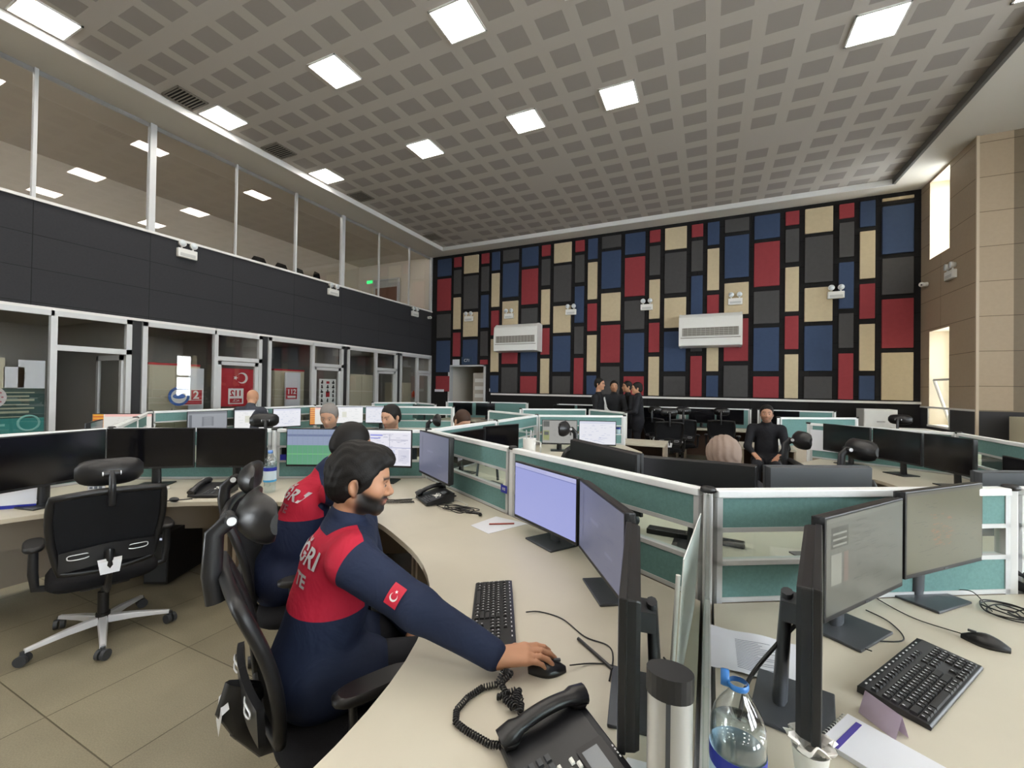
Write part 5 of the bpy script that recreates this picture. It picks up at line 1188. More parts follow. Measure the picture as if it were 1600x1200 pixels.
far_chair(-2.85, 4.55, R(40), 'chair at the right of the left block beside the brown haired person')
far_chair(2.9, 9.0, R(60), 'empty chair by the right wall windows')

# ================================================================== CABINETS AT THE FAR RIGHT, PCs UNDER DESKS
def drawer_unit(x0, y0, x1, y1, h, m, lab, front='-y'):
    t = thing('drawer_cabinet', lab, 'cabinet', ((x0 + x1) / 2, (y0 + y1) / 2, 0)); w, d = (x1 - x0) / 2, (y1 - y0) / 2
    MB().b2((-w, -d, 0), (w, d, h)).build('body', m, t); n = 3
    for k in range(n):
        z0 = .03 + k * (h - .05) / n; o = MB().b2((-w + .01, -d - .018, z0), (w - .01, -d, z0 + (h - .05) / n - .008)).build('drawer', m, t)
        MB().b2((-.07, -d - .035, z0 + .16), (.07, -d - .02, z0 + .175)).build('handle', M['chrome'], o)
    return t
drawer_unit(2.95, 11.2, 3.5, 11.7, 1.24, M['white'], 'white cabinet against the back wall below the rightmost felt panels')
drawer_unit(4.42, 9.1, 5.2, 9.65, 1.23, M['cream_cab'], 'cream cabinet against the beige wall at the right picture edge')
drawer_unit(2.55, 10.6, 2.9, 11.1, .7, M['dark_wood'], 'brown drawer unit under the far desks')
o = thing('long_counter', 'low white counter along the right wall below the tilted window', 'counter', (3.3, 9.2, 0)); MB().b2((-.25, -1.0, .9), (.25, .9, .95)).build('worktop', M['white'], o); MB().b2((-.2, -.95, 0), (.2, .85, .9)).build('body', M['cream_cab'], o)
for k, (x, y, a, l) in enumerate(((-3.95, 2.0, .5, 'black computer tower under the left desk, nearer the corner'), (-3.1, 2.42, .5, 'black computer tower under the desk behind the two chairs'), (-2.85, 2.6, .5, 'second black computer tower under the desk behind the two chairs'))):
    t = thing('computer_tower', l, 'computer', (x, y, 0), a); MB().b2((-.09, -.2, .02), (.09, .2, .42)).build('case', M['black'], t, bevel=.005); MB().b2((-.08, -.205, .04), (.08, -.2, .4)).build('front_grille', M['grey_d'], t); MB().b2((.03, -.21, .36), (.045, -.205, .375)).build('power_light', em('dfe8ff', .6), t)
for k, (x, y) in enumerate(((-3.5, 2.25), (-3.3, 2.32))):
    cable([(x, y, .7), (x + .03, y - .05, .5), (x - .02, y, .3), (x + .04, y + .03, .12), (x + .1, y, .02)], .006, 'black', 'cable', ['black cable hanging under the left desk, left strand', 'black cable hanging under the left desk, right strand'][k])

# ================================================================== PEOPLE (implicit surfaces)
def V3(*a): return np.array(a, float)
class SDF:
    def __init__(s): s.p = []
    def rc(s, a, b, ra, rb=None, k=.02, op=1, flat=None): s.p.append(('c', V3(*a), V3(*b), ra, ra if rb is None else rb, k, op, flat)); return s
    def el(s, c, r, k=.02, op=1, rot=None): s.p.append(('e', V3(*c), V3(*r), rot, 0, k, op, None)); return s
    def half(s, n, d): s.p.append(('h', V3(*n), d, None, 0, 0, 0, None)); return s
    @staticmethod
    def dist(pr, X, Y, Z):
        if pr[0] == 'c':
            _, a, b, ra, rb, k, op, fl = pr
            px, py, pz = X - a[0], Y - a[1], Z - a[2]; d = b - a; L = max(d @ d, 1e-9)
            t = np.clip((px * d[0] + py * d[1] + pz * d[2]) / L, 0, 1)
            qx, qy, qz = px - t * d[0], py - t * d[1], pz - t * d[2]
            if fl is not None:
                n, f = fl; dt = qx * n[0] + qy * n[1] + qz * n[2]; g = (f - 1) * dt
                qx, qy, qz = qx + g * n[0], qy + g * n[1], qz + g * n[2]
                r = ra + (rb - ra) * t; l = np.sqrt(qx * qx + qy * qy + qz * qz); return (l - r) / max(1, f) ** .5
            return np.sqrt(qx * qx + qy * qy + qz * qz) - (ra + (rb - ra) * t)
        if pr[0] == 'e':
            _, c, r, rot, _, k, op, _ = pr
            px, py, pz = X - c[0], Y - c[1], Z - c[2]
            if rot is not None:
                px, py, pz = [rot[0][i] * px + rot[1][i] * py + rot[2][i] * pz for i in range(3)]
            k0 = np.sqrt((px / r[0]) ** 2 + (py / r[1]) ** 2 + (pz / r[2]) ** 2); k1 = np.sqrt((px / r[0] ** 2) ** 2 + (py / r[1] ** 2) ** 2 + (pz / r[2] ** 2) ** 2)
            return k0 * (k0 - 1) / np.maximum(k1, 1e-6)
        if pr[0] == 'h':
            return pr[1][0] * X + pr[1][1] * Y + pr[1][2] * Z - pr[2]
    def comb(s, D, d, pr):
        k = max(pr[5], 1e-4)
        if pr[0] == 'h': return np.maximum(D, d)
        if pr[6] == 1:
            h = np.clip(.5 + .5 * (D - d) / k, 0, 1); return D * (1 - h) + d * h - k * h * (1 - h)
        d = -d; h = np.clip(.5 - .5 * (D - d) / k, 0, 1); return D * (1 - h) + d * h + k * h * (1 - h)
    def at(s, P):
        P = np.asarray(P, float); X, Y, Z = P[:, 0], P[:, 1], P[:, 2]; D = np.full(len(P), 1.0)
        for pr in s.p: D = s.comb(D, s.dist(pr, X, Y, Z), pr)
        return D
    def mesh(s, xs, ys, zs, wr=None):
        D = np.full((len(xs), len(ys), len(zs)), .25, np.float32)
        X_, Y_, Z_ = xs[:, None, None], ys[None, :, None], zs[None, None, :]
        for pr in s.p:
            if pr[0] == 'h': D = np.maximum(D, (pr[1][0] * X_ + pr[1][1] * Y_ + pr[1][2] * Z_ - pr[2]).astype(np.float32)); continue
            if pr[0] == 'c': r = max(pr[3], pr[4]); lo, hi = np.minimum(pr[1], pr[2]) - r, np.maximum(pr[1], pr[2]) + r
            else: r = max(pr[2]); lo, hi = pr[1] - r, pr[1] + r
            m = pr[5] + .03
            sl = tuple(slice(max(np.searchsorted(a, l - m) - 1, 0), np.searchsorted(a, h + m) + 1) for a, l, h in zip((xs, ys, zs), lo, hi))
            sub = D[sl]
            if sub.size == 0: continue
            d = s.dist(pr, xs[sl[0]][:, None, None], ys[sl[1]][None, :, None], zs[sl[2]][None, None, :])
            D[sl] = s.comb(sub, d, pr)
        if wr: D = D + wr(X_, Y_, Z_).astype(np.float32)
        ins = D < 0
        c = [ins[i:ins.shape[0] - 1 + i, j:ins.shape[1] - 1 + j, k:ins.shape[2] - 1 + k] for i in (0, 1) for j in (0, 1) for k in (0, 1)]
        n = sum(a.astype(np.int8) for a in c); act = np.argwhere((n > 0) & (n < 8)); idx = -np.ones(n.shape, np.int32); idx[tuple(act.T)] = np.arange(len(act))
        cor = [(i, j, k) for i in (0, 1) for j in (0, 1) for k in (0, 1)]; ax = (xs, ys, zs)
        val = [D[act[:, 0] + a, act[:, 1] + b, act[:, 2] + c_] for a, b, c_ in cor]
        pos = [np.stack([ax[q][act[:, q] + o[q]] for q in range(3)], 1) for o in cor]
        acc = np.zeros((len(act), 3)); cnt = np.zeros(len(act))
        for i in range(8):
            for j in range(i + 1, 8):
                if sum(abs(a - b) for a, b in zip(cor[i], cor[j])) != 1: continue
                cr = (val[i] < 0) != (val[j] < 0); t = np.where(cr, val[i] / np.where(cr, val[i] - val[j], 1), 0)[:, None]
                acc += np.where(cr[:, None], pos[i] + (pos[j] - pos[i]) * t, 0); cnt += cr
        Vt = acc / cnt[:, None]; F = []
        for q in range(3):
            u, v = [(1, 2), (2, 0), (0, 1)][q]
            a = np.take(ins, range(ins.shape[q] - 1), q); b_ = np.take(ins, range(1, ins.shape[q]), q); e = np.argwhere(a != b_)
            e = e[(e[:, u] > 0) & (e[:, v] > 0) & (e[:, u] < ins.shape[u] - 1) & (e[:, v] < ins.shape[v] - 1)]
            fl = a[tuple(e.T)]
            def cell(du, dv): z = e.copy(); z[:, u] += du; z[:, v] += dv; return idx[tuple(z.T)]
            Q = np.stack([cell(-1, -1), cell(0, -1), cell(0, 0), cell(-1, 0)], 1); Q[~fl] = Q[~fl][:, ::-1]; F.append(Q)
        return Vt, np.concatenate(F)
def axis(lo, hi, h, fine=()):
    """grid coordinates with finer steps inside the (a, b, step) ranges"""
    x = lo; o = [lo]
    while x < hi:
        st = h
        for a, b, s_ in fine:
            if a - h <= x < b: st = min(st, s_)
        x += st; o.append(x)
    return np.array(o)
def col_mat(name, rough=.6, sub=0.0, bump=None):
    if name in _mats: return _mats[name]
    m = mat(name, '808080', rough, bump=bump); nt = m.node_tree; a = nt.nodes.new('ShaderNodeVertexColor'); a.layer_name = 'tint'
    p = nt.nodes['Principled BSDF']; nt.links.new(a.outputs[0], p.inputs['Base Color']); p.inputs['Subsurface Weight'].default_value = sub
    p.inputs['Subsurface Radius'].default_value = (.02, .008, .004); p.inputs['Subsurface Scale'].default_value = .3; return m
def cloth_mat(name, yoke):
    if name in _mats: return _mats[name]
    m = mat(name, '808080', .78, spec=.3); nt = m.node_tree; p = nt.nodes['Principled BSDF']
    a = nt.nodes.new('ShaderNodeVertexColor'); a.layer_name = 'tint'; src = a.outputs[0]
    if yoke:
        f = nt.nodes.new('ShaderNodeAttribute'); f.attribute_name = 'yoke'; g = nt.nodes.new('ShaderNodeMath'); g.operation = 'GREATER_THAN'; g.inputs[1].default_value = 0
        nt.links.new(f.outputs['Fac'], g.inputs[0]); mx = nt.nodes.new('ShaderNodeMix'); mx.data_type = 'RGBA'; nt.links.new(g.outputs[0], mx.inputs[0]); nt.links.new(src, mx.inputs[6]); mx.inputs[7].default_value = lin(yoke); src = mx.outputs[2]
    nt.links.new(src, p.inputs['Base Color'])
    tc = nt.nodes.new('ShaderNodeTexCoord'); n = nt.nodes.new('ShaderNodeTexNoise'); n.inputs['Scale'].default_value = 5.5; n.inputs['Detail'].default_value = 3; n.inputs['Distortion'].default_value = 1.4
    nt.links.new(tc.outputs['Object'], n.inputs['Vector']); b = nt.nodes.new('ShaderNodeBump'); b.inputs['Strength'].default_value = .35; b.inputs['Distance'].default_value = .03
    nt.links.new(n.outputs[0], b.inputs['Height']); nt.links.new(b.outputs[0], p.inputs['Normal'])
    return m
def sdf_object(name, sdf, xs, ys, zs, parent, m, colf=None, wr=None, smooth_it=1):
    Vt, F = sdf.mesh(xs, ys, zs, wr); me = bpy.data.meshes.new(name); me.from_pydata(Vt.tolist(), [], F.tolist()); me.materials.append(m)
    me.polygons.foreach_set('use_smooth', [True] * len(me.polygons))
    if colf is not None:
        c = colf(Vt).astype(np.float32); at = me.color_attributes.new('tint', 'FLOAT_COLOR', 'POINT'); at.data.foreach_set('color', np.concatenate([c, np.ones((len(c), 1), np.float32)], 1).ravel())
    o = bpy.data.objects.new(name, me); COL.objects.link(o); o.parent = parent
    s_ = o.modifiers.new('smooth', 'SMOOTH'); s_.iterations = smooth_it; s_.factor = .5
    return o
def frame(yaw, pitch=0, roll=0):
    return np.array(Matrix.Rotation(yaw, 3, 'Z') @ Matrix.Rotation(-pitch, 3, 'Y') @ Matrix.Rotation(roll, 3, 'X'))
def clin(h): return np.array(lin(h)[:3])

def head_prims(s, c, Rm, k=1.0, fat=0.0):
    T = lambda *p: c + Rm @ (V3(*p) * k)
    E = lambda p, r, kk=.02, op=1: s.el(T(*p), V3(*r) * k, kk * k, op, Rm)
    E((-.010, 0, .034), (.096, .077, .088)); E((.022, 0, -.028), (.070, .060, .082), .03); E((.03, 0, .03), (.068, .066, .07), .02)
    s.rc(T(-.015, .052, -.052), T(.064, .016, -.094), .022 * k, .016 * k, .025); s.rc(T(-.015, -.052, -.052), T(.064, -.016, -.094), .022 * k, .016 * k, .025)
    s.rc(T(.076, 0, -.092), T(.072, 0, -.101), .021 * k, .018 * k, .018)
    for y in (-1, 1):
        s.rc(T(.086, .012 * y, .022), T(.073, .045 * y, .024), .011 * k, .010 * k, .012); E((.052, .044 * y, -.018), (.028, .02, .024), .025)
        s.el(T(.100, .032 * y, .004), V3(.018, .019, .013) * k, .014, -1, Rm)
        E((.0775, .031 * y, .003), (.0135, .0150, .0118), .005)
    s.rc(T(.091, 0, .012), T(.112, 0, -.026), .0085 * k, .0115 * k, .012); s.rc(T(.110, 0, -.030), T(.099, 0, -.037), .0105 * k, .009 * k, .010)
    for y in (-1, 1): s.el(T(.098, .0135 * y, -.036), V3(.011, .008, .008) * k, .006, 1, Rm)
    s.rc(T(.086, .019, -.0585), T(.096, 0, -.056), .0062 * k, .0072 * k, .006); s.rc(T(.086, -.019, -.0585), T(.096, 0, -.056), .0062 * k, .0072 * k, .006)
    s.rc(T(.083, .016, -.068), T(.092, 0, -.0695), .0068 * k, .0082 * k, .006); s.rc(T(.083, -.016, -.068), T(.092, 0, -.0695), .0068 * k, .0082 * k, .006)
    for y in (-1, 1):
        Re = Rm @ frame(.35 * y * 1.0, .12)
        s.el(T(-.020, .079 * y, -.004), V3(.020, .010, .032) * k, .006, 1, Re); s.el(T(-.018, .090 * y, .0), V3(.012, .008, .021) * k, .005, -1, Re)
        s.rc(T(-.012, .076 * y, -.032), T(-.016, .078 * y, -.026), .008 * k, .009 * k, .006)
def hand_prims(s, w, Rm, side, curl=.5, k=1.0, mouse=False):
    """w wrist, Rm columns = forward, thumb side, back of hand"""
    T = lambda *p: w + Rm @ (V3(*p) * k)
    n = Rm @ V3(0, 0, 1)
    for y in (.026, .009, -.009, -.025): s.rc(T(.0, y * .62, 0), T(.085 - abs(y - .005) * .25, y * 1.12, .004), .017 * k, .0125 * k, .014)
    s.rc(T(.01, .018, -.006), T(.045, .036, -.010), .016 * k, .014 * k, .014)
    for i, (y, L1, r_) in enumerate(((.031, .040, .0092), (.0105, .045, .0095), (-.0105, .041, .009), (-.030, .032, .008))):
        c = curl * (1 + .12 * i); p = T(.084 - abs(y - .005) * .25, y * 1.0, .004); a = .12 if mouse else .1
        lens = (L1, L1 * .62, L1 * .5)
        q = p; spread = y * 1.6
        for j, l in enumerate(lens):
            a += -(c * (.35 if j == 0 else .75)) ; dv = Rm @ V3(math.cos(a) * math.cos(spread), math.sin(spread) * math.cos(a), math.sin(a)); q2 = q + dv * l * k
            s.rc(q, q2, r_ * k * (1 - .07 * j), r_ * k * (.93 - .07 * j), .004 if j else .008); q = q2
    q = T(.030, .034, -.008)
    for j, (dv, l) in enumerate((((.72, .62, -.25), .036), ((.93, .25, -.22), .032), ((.97, .02, -.2), .024))):
        d = Rm @ (V3(*dv) / np.linalg.norm(dv)); q2 = q + d * l * k; s.rc(q, q2, .0115 * k * (1 - .06 * j), .0105 * k * (1 - .06 * j), .007); q = q2
def figure(lab, loc, ang, J, look, res=.010, fine=None, smooth_it=1, cat='person'):
    """J joints in local metres (x forward, y left, z up); look colours and hair"""
    t = thing('person', lab, cat, (loc[0], loc[1], loc[2] if len(loc) > 2 else 0), ang)
    n_, hc = V3(*J['neck']), V3(*J['head']); Rh = frame(*J.get('head_rot', (0, 0, 0)))
    ch, pe = V3(*J['chest']), V3(*J['pelvis']); fwd = V3(*J.get('chest_fwd', (1, 0, 0))); fwd /= np.linalg.norm(fwd)
    jk, bd, tr = SDF(), SDF(), SDF()
    sh = {s_: V3(*J['sh' + s_]) for s_ in 'RL'}; el = {s_: V3(*J['el' + s_]) for s_ in 'RL'}; wr = {s_: V3(*J['wr' + s_]) for s_ in 'RL'}
    g = look.get('girth', 1.0); ar_ = look.get('arm', 1.0)
    for S_, e in ((bd, -.012), (jk, .0)):
        S_.rc(pe, pe + (ch - pe) * .5, .145 * g + e, .135 * g + e, .05, 1, (fwd, 1.22)); S_.rc(pe + (ch - pe) * .45, ch, .138 * g + e, .150 * g + e, .06, 1, (fwd, 1.28))
        m = (sh['R'] + sh['L']) / 2
        S_.rc(sh['R'] * .82 + m * .18, sh['L'] * .82 + m * .18, .068 * g + e, .068 * g + e, .07); S_.rc(ch * .35 + n_ * .65, n_, .078 + e, .062 + e, .05)
        for s_ in 'RL':
            S_.rc(sh[s_], el[s_], .064 * ar_ + e, .050 * ar_ + e, .035)
            w2 = wr[s_]; f_ = el[s_] + (w2 - el[s_]) * (1.0 if S_ is bd else .93)
            S_.rc(el[s_], f_, .049 * ar_ + e, (.030 if S_ is bd else .035 * ar_), .03)
    jk.rc(pe + V3(.0, 0, -.02), pe + V3(.02, 0, -.06), .150 * g, .150 * g, .05, 1, (fwd, 1.15))
    for s_ in 'RL': jk.rc(pe + V3(0, -.09 if s_ == 'R' else .09, -.03), (pe + V3(0, -.09 if s_ == 'R' else .09, -.03)) * .62 + V3(*J['kn' + s_]) * .38, .112 * g, .098 * g, .04)
    # collar
    up_ = (hc - n_); up_ /= np.linalg.norm(up_)
    if look.get('collar', True): jk.rc(n_ - up_ * .01, n_ + up_ * .035 , .072, .068, .012)
    bd.rc(n_ - up_ * .03, hc - Rh @ V3(.02, 0, .05), .058, .054, .03)
    head_prims(bd, hc, Rh)
    for s_ in 'RL':
        H = J.get('hand' + s_)
        if H is None:
            f_ = wr[s_] - el[s_]; f_ /= np.linalg.norm(f_); up0 = V3(0, 0, 1); sd = np.cross(up0, f_) * (1 if s_ == 'R' else -1); sd /= np.linalg.norm(sd); nn = np.cross(f_, sd) * (1 if s_ == 'R' else -1); Rhd = np.stack([f_, sd, nn], 1); cu = .35
        else: Rhd, cu = H
        hand_prims(bd, wr[s_], Rhd, s_, cu, 1.0)
    hips, kn, an = {}, {}, {}
    for s_ in 'RL':
        y = -.09 if s_ == 'R' else .09; hips[s_] = pe + V3(.0, y, -.03); kn[s_] = V3(*J['kn' + s_]); an[s_] = V3(*J['an' + s_])
        for S_, e in ((bd, -.015), (tr, 0)):
            S_.rc(hips[s_], kn[s_], .092 * g + e, .064 + e, .03); S_.rc(kn[s_], an[s_], .062 + e, .045 + e, .02)
        bd.rc(an[s_], an[s_] + V3(.12, 0, -.03), .035, .028, .02)
    tr.el(pe + V3(0, 0, -.02), (.135, .17, .11), .04)
    pts = [hc, pe] + [wr[q] for q in 'RL'] + [el[q] for q in 'RL'] + [sh[q] for q in 'RL'] + [kn[q] for q in 'RL'] + [an[q] for q in 'RL']
    lo = np.min(pts, 0) - .22; hi = np.max(pts, 0) + .22; lo[2] = max(min(a[2] for a in pts) - .09, -.0)
    F_ = fine or {}
    ax_ = [axis(lo[i], hi[i], res, F_.get(i, ())) for i in range(3)]
    skin, hairc = clin(look.get('skin', 'b98a6c')), clin(look.get('hair', '17130f'))
    def bcol(P):
        L = (P - hc) @ Rh; x, y, z = L[:, 0], L[:, 1], L[:, 2]; c = np.tile(skin, (len(P), 1))
        near = np.linalg.norm(L, axis=1) < .16
        w = np.zeros(len(P))
        if look.get('beard', 0):
            # lower face: below a line from ear to moustache
            line = -.012 - .42 * np.clip(x, -.01, .09) ; b = 1 / (1 + np.exp((z - line) / .004)); b *= 1 / (1 + np.exp(-(x + .010) / .005))
            lips = np.exp(-((x - .097) / .014) ** 2 - (y / .020) ** 2 - ((z + .064) / .0065) ** 2); neck_ = 1 / (1 + np.exp(-(z + .118) / .006))
            w = np.clip(b * neck_ * look['beard'] * (1 - .8 * lips), 0, 1)
            mo = np.clip(1.5 * np.exp(-((z + .049) / .010) ** 2 - (y / .036) ** 2), 0, 1) * (x > .068); sb = (1 / (1 + np.exp(-(x + .012) / .003))) * (1 / (1 + np.exp((x - .020) / .004))) * (z < .05) * (z > -.04) * (np.abs(y) > .04); mo = np.maximum(mo, sb * .8); w = np.maximum(w, mo * look['beard'])
        br = np.exp(-((z - .026 - .05 * (np.abs(y) - .03)) / .0068) ** 2) * (np.abs(y) > .011) * (np.abs(y) < .054) * (x > .05); w = np.maximum(w, br)
        lash = np.exp(-((z - .010) / .003) ** 2) * (np.abs(np.abs(y) - .031) < .016) * (x > .07); w = np.maximum(w, lash * .7)
        w = (w * near)[:, None]; c = c * (1 - w) + hairc * w
        lp = (np.exp(-((x - .095) / .014) ** 2 - (y / .021) ** 2 - ((z + .063) / .0085) ** 2) * near)[:, None] * .6; c = c * (1 - lp) + clin('a85f58') * lp
        return c
    o = sdf_object('body', bd, *ax_, t, col_mat('skin', .52, .08), bcol, smooth_it=smooth_it)
    # eyes
    for y in (-1, 1):
        c = hc + Rh @ V3(.0795, .031 * y, .0005); e = MB(); e.ball(c, (.0118, .0125, .0085), 14, 10, Matrix(Rh.tolist())); eo = e.build('eye', mat('eye_white', '8f8882', .4), t)
        c2 = hc + Rh @ V3(.0868, .031 * y, .0005); MB().ball(c2, .0060, 10, 8).build('iris', mat('iris_dark', '1b120d', .2), eo)
    # hair
    hr = SDF(); T = lambda *p: hc + Rh @ V3(*p); style = look.get('style', 'short')
    kx = look.get('hair_th', .010)
    if style == 'scarf':
        hr.el(T(-.015, 0, .03), (.125, .112, .118), .03, 1, Rh); hr.el(T(-.005, 0, -.05), (.10, .09, .10), .05, 1, Rh); hr.rc(T(-.03, 0, -.10), n_ + V3(-.02, 0, -.03), .085, .12, .06); hr.rc(n_ + V3(.0, .02, .02), V3(*J['shR']) * .8 + n_ * .2 + V3(0, 0, .06), .08, .055, .05)
        hr.el(T(.12, 0, -.02), (.06, .05, .075), .02, -1, Rh)
    elif style != 'bald':
        hr.el(T(-.014, 0, .040), (.096 + kx, .078 + kx, .090 + kx), .02, 1, Rh); hr.el(T(-.045, 0, -.01), (.068 + kx, .068 + kx, .075), .02, 1, Rh)
        if style == 'quiff':
            hr.rc(T(-.03, 0, .100), T(.060, 0, .098), .048, .042, .04); hr.rc(T(.055, .03, .100), T(.080, .02, .088), .030, .026, .03); hr.rc(T(.055, -.03, .098), T(.082, -.022, .088), .030, .026, .03)
            hr.rc(T(-.09, 0, .05), T(-.05, 0, .09), .035, .04, .04)
        if style == 'long': hr.rc(T(-.06, 0, .0), T(-.09, 0, -.16), .07, .06, .04)
        hr.el(T(.116, 0, -.012), (.088, .15, .088), .008, -1, Rh); hr.el(T(.055, 0, -.11), (.09, .15, .088), .008, -1, Rh)
        for y in (-1, 1): hr.el(T(-.018, .092 * y, -.006), (.024, .022, .034), .006, -1, Rh)
        nb_ = Rh @ V3(0, 0, -1); hr.half(nb_, float(nb_ @ T(0, 0, -.075)))
    if hr.p:
        hx = [axis(hc[i] - (.17 if style != 'scarf' else .3), hc[i] + (.17 if style != 'scarf' else .3), min(res, .0035 if fine else .008)) for i in range(3)]
        if style == 'scarf': wrf = lambda X, Y, Z: .0035 * np.sin(150 * Y + 60 * Z + 40 * X + 2 * np.sin(30 * Z))
        elif fine: wrf = lambda X, Y, Z: .0010 * np.sin(260 * Y + 60 * X + 55 * Z + 2 * np.sin(60 * X)) + .0008 * np.sin(120 * X - 190 * Z + 90 * Y)
        else: wrf = None
        hm = mat('hair_' + look.get('hair', '17130f'), look.get('hair', '17130f'), .62, bump=(260, .22), spec=.3) if style != 'scarf' else mat('pink_beige_scarf', look['hair'], .85, bump=(40, .3))
        sdf_object('headscarf' if style == 'scarf' else 'hair', hr, *hx, t, hm, None, wrf, smooth_it=0 if fine else 1)
    # jacket
    c1, c2 = clin(look.get('jacket', '1c2740')), clin(look.get('yoke', look.get('jacket', '1c2740')))
    def jcol(P):
        c = np.tile(c1, (len(P), 1))
        return c
    def ycol(P):
            m_ = P[:, 2] - look['yoke_z']
            for s_ in 'RL':
                u = (el[s_] - sh[s_]); L = np.linalg.norm(u); u = u / L; d = P - sh[s_]; tt = d @ u; rad = np.linalg.norm(d - tt[:, None] * u, axis=1)
                m_ = np.minimum(m_, np.maximum(-tt + .012, rad - .115 * ar_))
            d = P - n_; tt = d @ up_; rad = np.linalg.norm(d - tt[:, None] * up_, axis=1); m_ = np.minimum(m_, np.maximum(-tt - .018, rad - .088))
            m_ = np.minimum(m_, .07 - (P - ch) @ fwd)
            return m_
    def jcol2(P):
        c = jcol(P)
        if 'sleeve' in look:
            u = el['L'] - sh['L']; d = P - sh['L']; c = np.where((((d @ u) > 0) & (P[:, 1] > .1))[:, None], clin(look['sleeve']), c)
        return c
    def wrk(X, Y, Z):
        return .0028 * np.sin(30 * Z + 26 * X + 3 * np.sin(11 * Y + 3)) * np.clip(1.2 - Z, 0, 1) * (.5 + .5 * np.sin(8 * Y + 6 * Z))
    jo = sdf_object('jacket', jk, *ax_, t, cloth_mat('uniform_cloth' if 'yoke' in look else 'jacket_cloth', look.get('yoke')), jcol2, wrk if fine or res < .012 else None, smooth_it)
    if 'yoke' in look:
        vs = np.empty(len(jo.data.vertices) * 3, np.float32); jo.data.vertices.foreach_get('co', vs); at = jo.data.attributes.new('yoke', 'FLOAT', 'POINT'); at.data.foreach_set('value', ycol(vs.reshape(-1, 3).astype(float)).astype(np.float32))
    sdf_object('trousers', tr, *ax_, t, mat('dark_trousers', look.get('trousers', '14161f'), .8), None, None, smooth_it)
    for s_ in 'RL':
        a = an[s_]; z0 = a[2]
        b = MB(); b.ball((a[0] + .05, a[1], max(z0 - .05, .045)), (.14, .05, .045), 14, 8); b.build('shoe', M['black_s'], t)
    return t, jk, bd, dict(hc=hc, Rh=Rh, n=n_, sh=sh, el=el, wr=wr, pe=pe, ch=ch, fwd=fwd)
def seated(lean=.1, hy=0, hp=-.1, zs=.47, reach=.42, hz=.80, turn=0):
    h = zs + .10; nk = (lean + .02, 0, h + .49)
    return dict(pelvis=(0, 0, h), chest=(lean * .7, 0, h + .34), neck=nk, head=(lean + .09, 0, h + .66), head_rot=(hy, hp, 0),
        shR=(lean + .02, -.19, h + .44), shL=(lean + .02, .19, h + .44), elR=(lean + .13, -.24, h + .18), elL=(lean + .13, .24, h + .18),
        wrR=(lean + reach - .06, -.16, hz), wrL=(lean + reach - .06, .16, hz), knR=(.44, -.12, zs + .05), knL=(.44, .12, zs + .05), anR=(.42, -.12, .09), anL=(.42, .12, .09))

# ---- the man in front: joints given in world coordinates, turned into his frame
def conv(o, ang):
    c, s_ = math.cos(ang), math.sin(ang)
    return lambda p: ((p[0] - o[0]) * c + (p[1] - o[1]) * s_, -(p[0] - o[0]) * s_ + (p[1] - o[1]) * c, p[2])
MO, MA = (-1.30, 1.12), R(50)
w_ = conv(MO, MA)
Wr = V3(*w_((-.545, 1.105, .792)))
fh = V3(*w_((-.40, 1.195, .77))) - Wr; fh[2] = 0; fh /= np.linalg.norm(fh)
Rhand = np.stack([fh, np.cross(V3(0, 0, 1), fh), V3(0, 0, 1)], 1) @ frame(0, .02, .12)
J = dict(pelvis=w_((-1.30, 1.12, .58)), chest=w_((-1.245, 1.165, .88)), neck=w_((-1.225, 1.165, 1.05)), head=w_((-1.175, 1.20, 1.212)), head_rot=(R(-9), R(-7), 0), chest_fwd=(1, .05, .1),
    shR=w_((-1.055, 1.045, .995)), shL=w_((-1.33, 1.34, 1.0)), elR=w_((-.80, 1.06, .895)), elL=w_((-1.33, 1.44, .74)), wrR=tuple(Wr), wrL=w_((-1.06, 1.38, .60)),
    knR=w_((-.95, 1.38, .54)), knL=w_((-1.12, 1.5, .54)), anR=w_((-.93, 1.38, .09)), anL=w_((-1.1, 1.52, .09)), handR=(Rhand, .42))
hl = J['head']
man, mj, mb, MI = figure('man in navy and red uniform jacket in front, right hand on the mouse', MO, MA, J,
    dict(skin='b58567', hair='0d0a08', beard=1.0, style='quiff', hair_th=.012, jacket='1d2740', yoke='b31f38', yoke_z=.785, trousers='10131c', girth=1.14, arm=1.22), res=.011,
    fine={0: ((hl[0] - .12, hl[0] + .14, .004), (Wr[0] - .02, Wr[0] + .22, .0036)), 1: ((hl[1] - .1, hl[1] + .1, .004), (Wr[1] - .06, Wr[1] + .08, .0036)), 2: ((hl[2] - .14, hl[2] + .14, .004), (.74, .83, .0034))})

def project_to(sdf, V, D, off):
    """move points along direction D until they reach the surface"""
    V = np.array(V, float); D = np.asarray(D, float) / np.linalg.norm(D); t = np.zeros(len(V)); dead = np.zeros(len(V), bool)
    for _ in range(60):
        d = sdf.at(V + D * t[:, None]) - off; t += np.where(dead, 0, np.clip(d * .7, -.05, .05))
    return V + D * t[:, None]
def cloth_text(s, size, parent, sdf, c, X, Y, m, off=.0045, bold=.0, name='lettering'):
    V, F = text_data(s, size, 0, bold=bold); X = V3(*X) / np.linalg.norm(X); Y = V3(*Y) / np.linalg.norm(Y); N = np.cross(X, Y)
    P = [V3(*c) + X * v[0] + Y * v[1] + N * .25 for v in V]; P = project_to(sdf, P, -N, off)
    b = MB(); b.add(P.tolist(), F); return b.build(name, m, parent)
silver = mat('reflective_lettering', 'b3aeb0', .5)
bx = MI['ch'] - MI['fwd'] * .2
cloth_text('ÇAĞRI', .085, man, mj, (bx[0], .0 - .02, 1.0), (0, -1, 0), (.25, 0, 1), silver, bold=.002)
cloth_text('TE', .06, man, mj, (bx[0], -.085, .915), (0, -1, 0), (.2, 0, 1), silver, bold=.002, name='small_lettering')
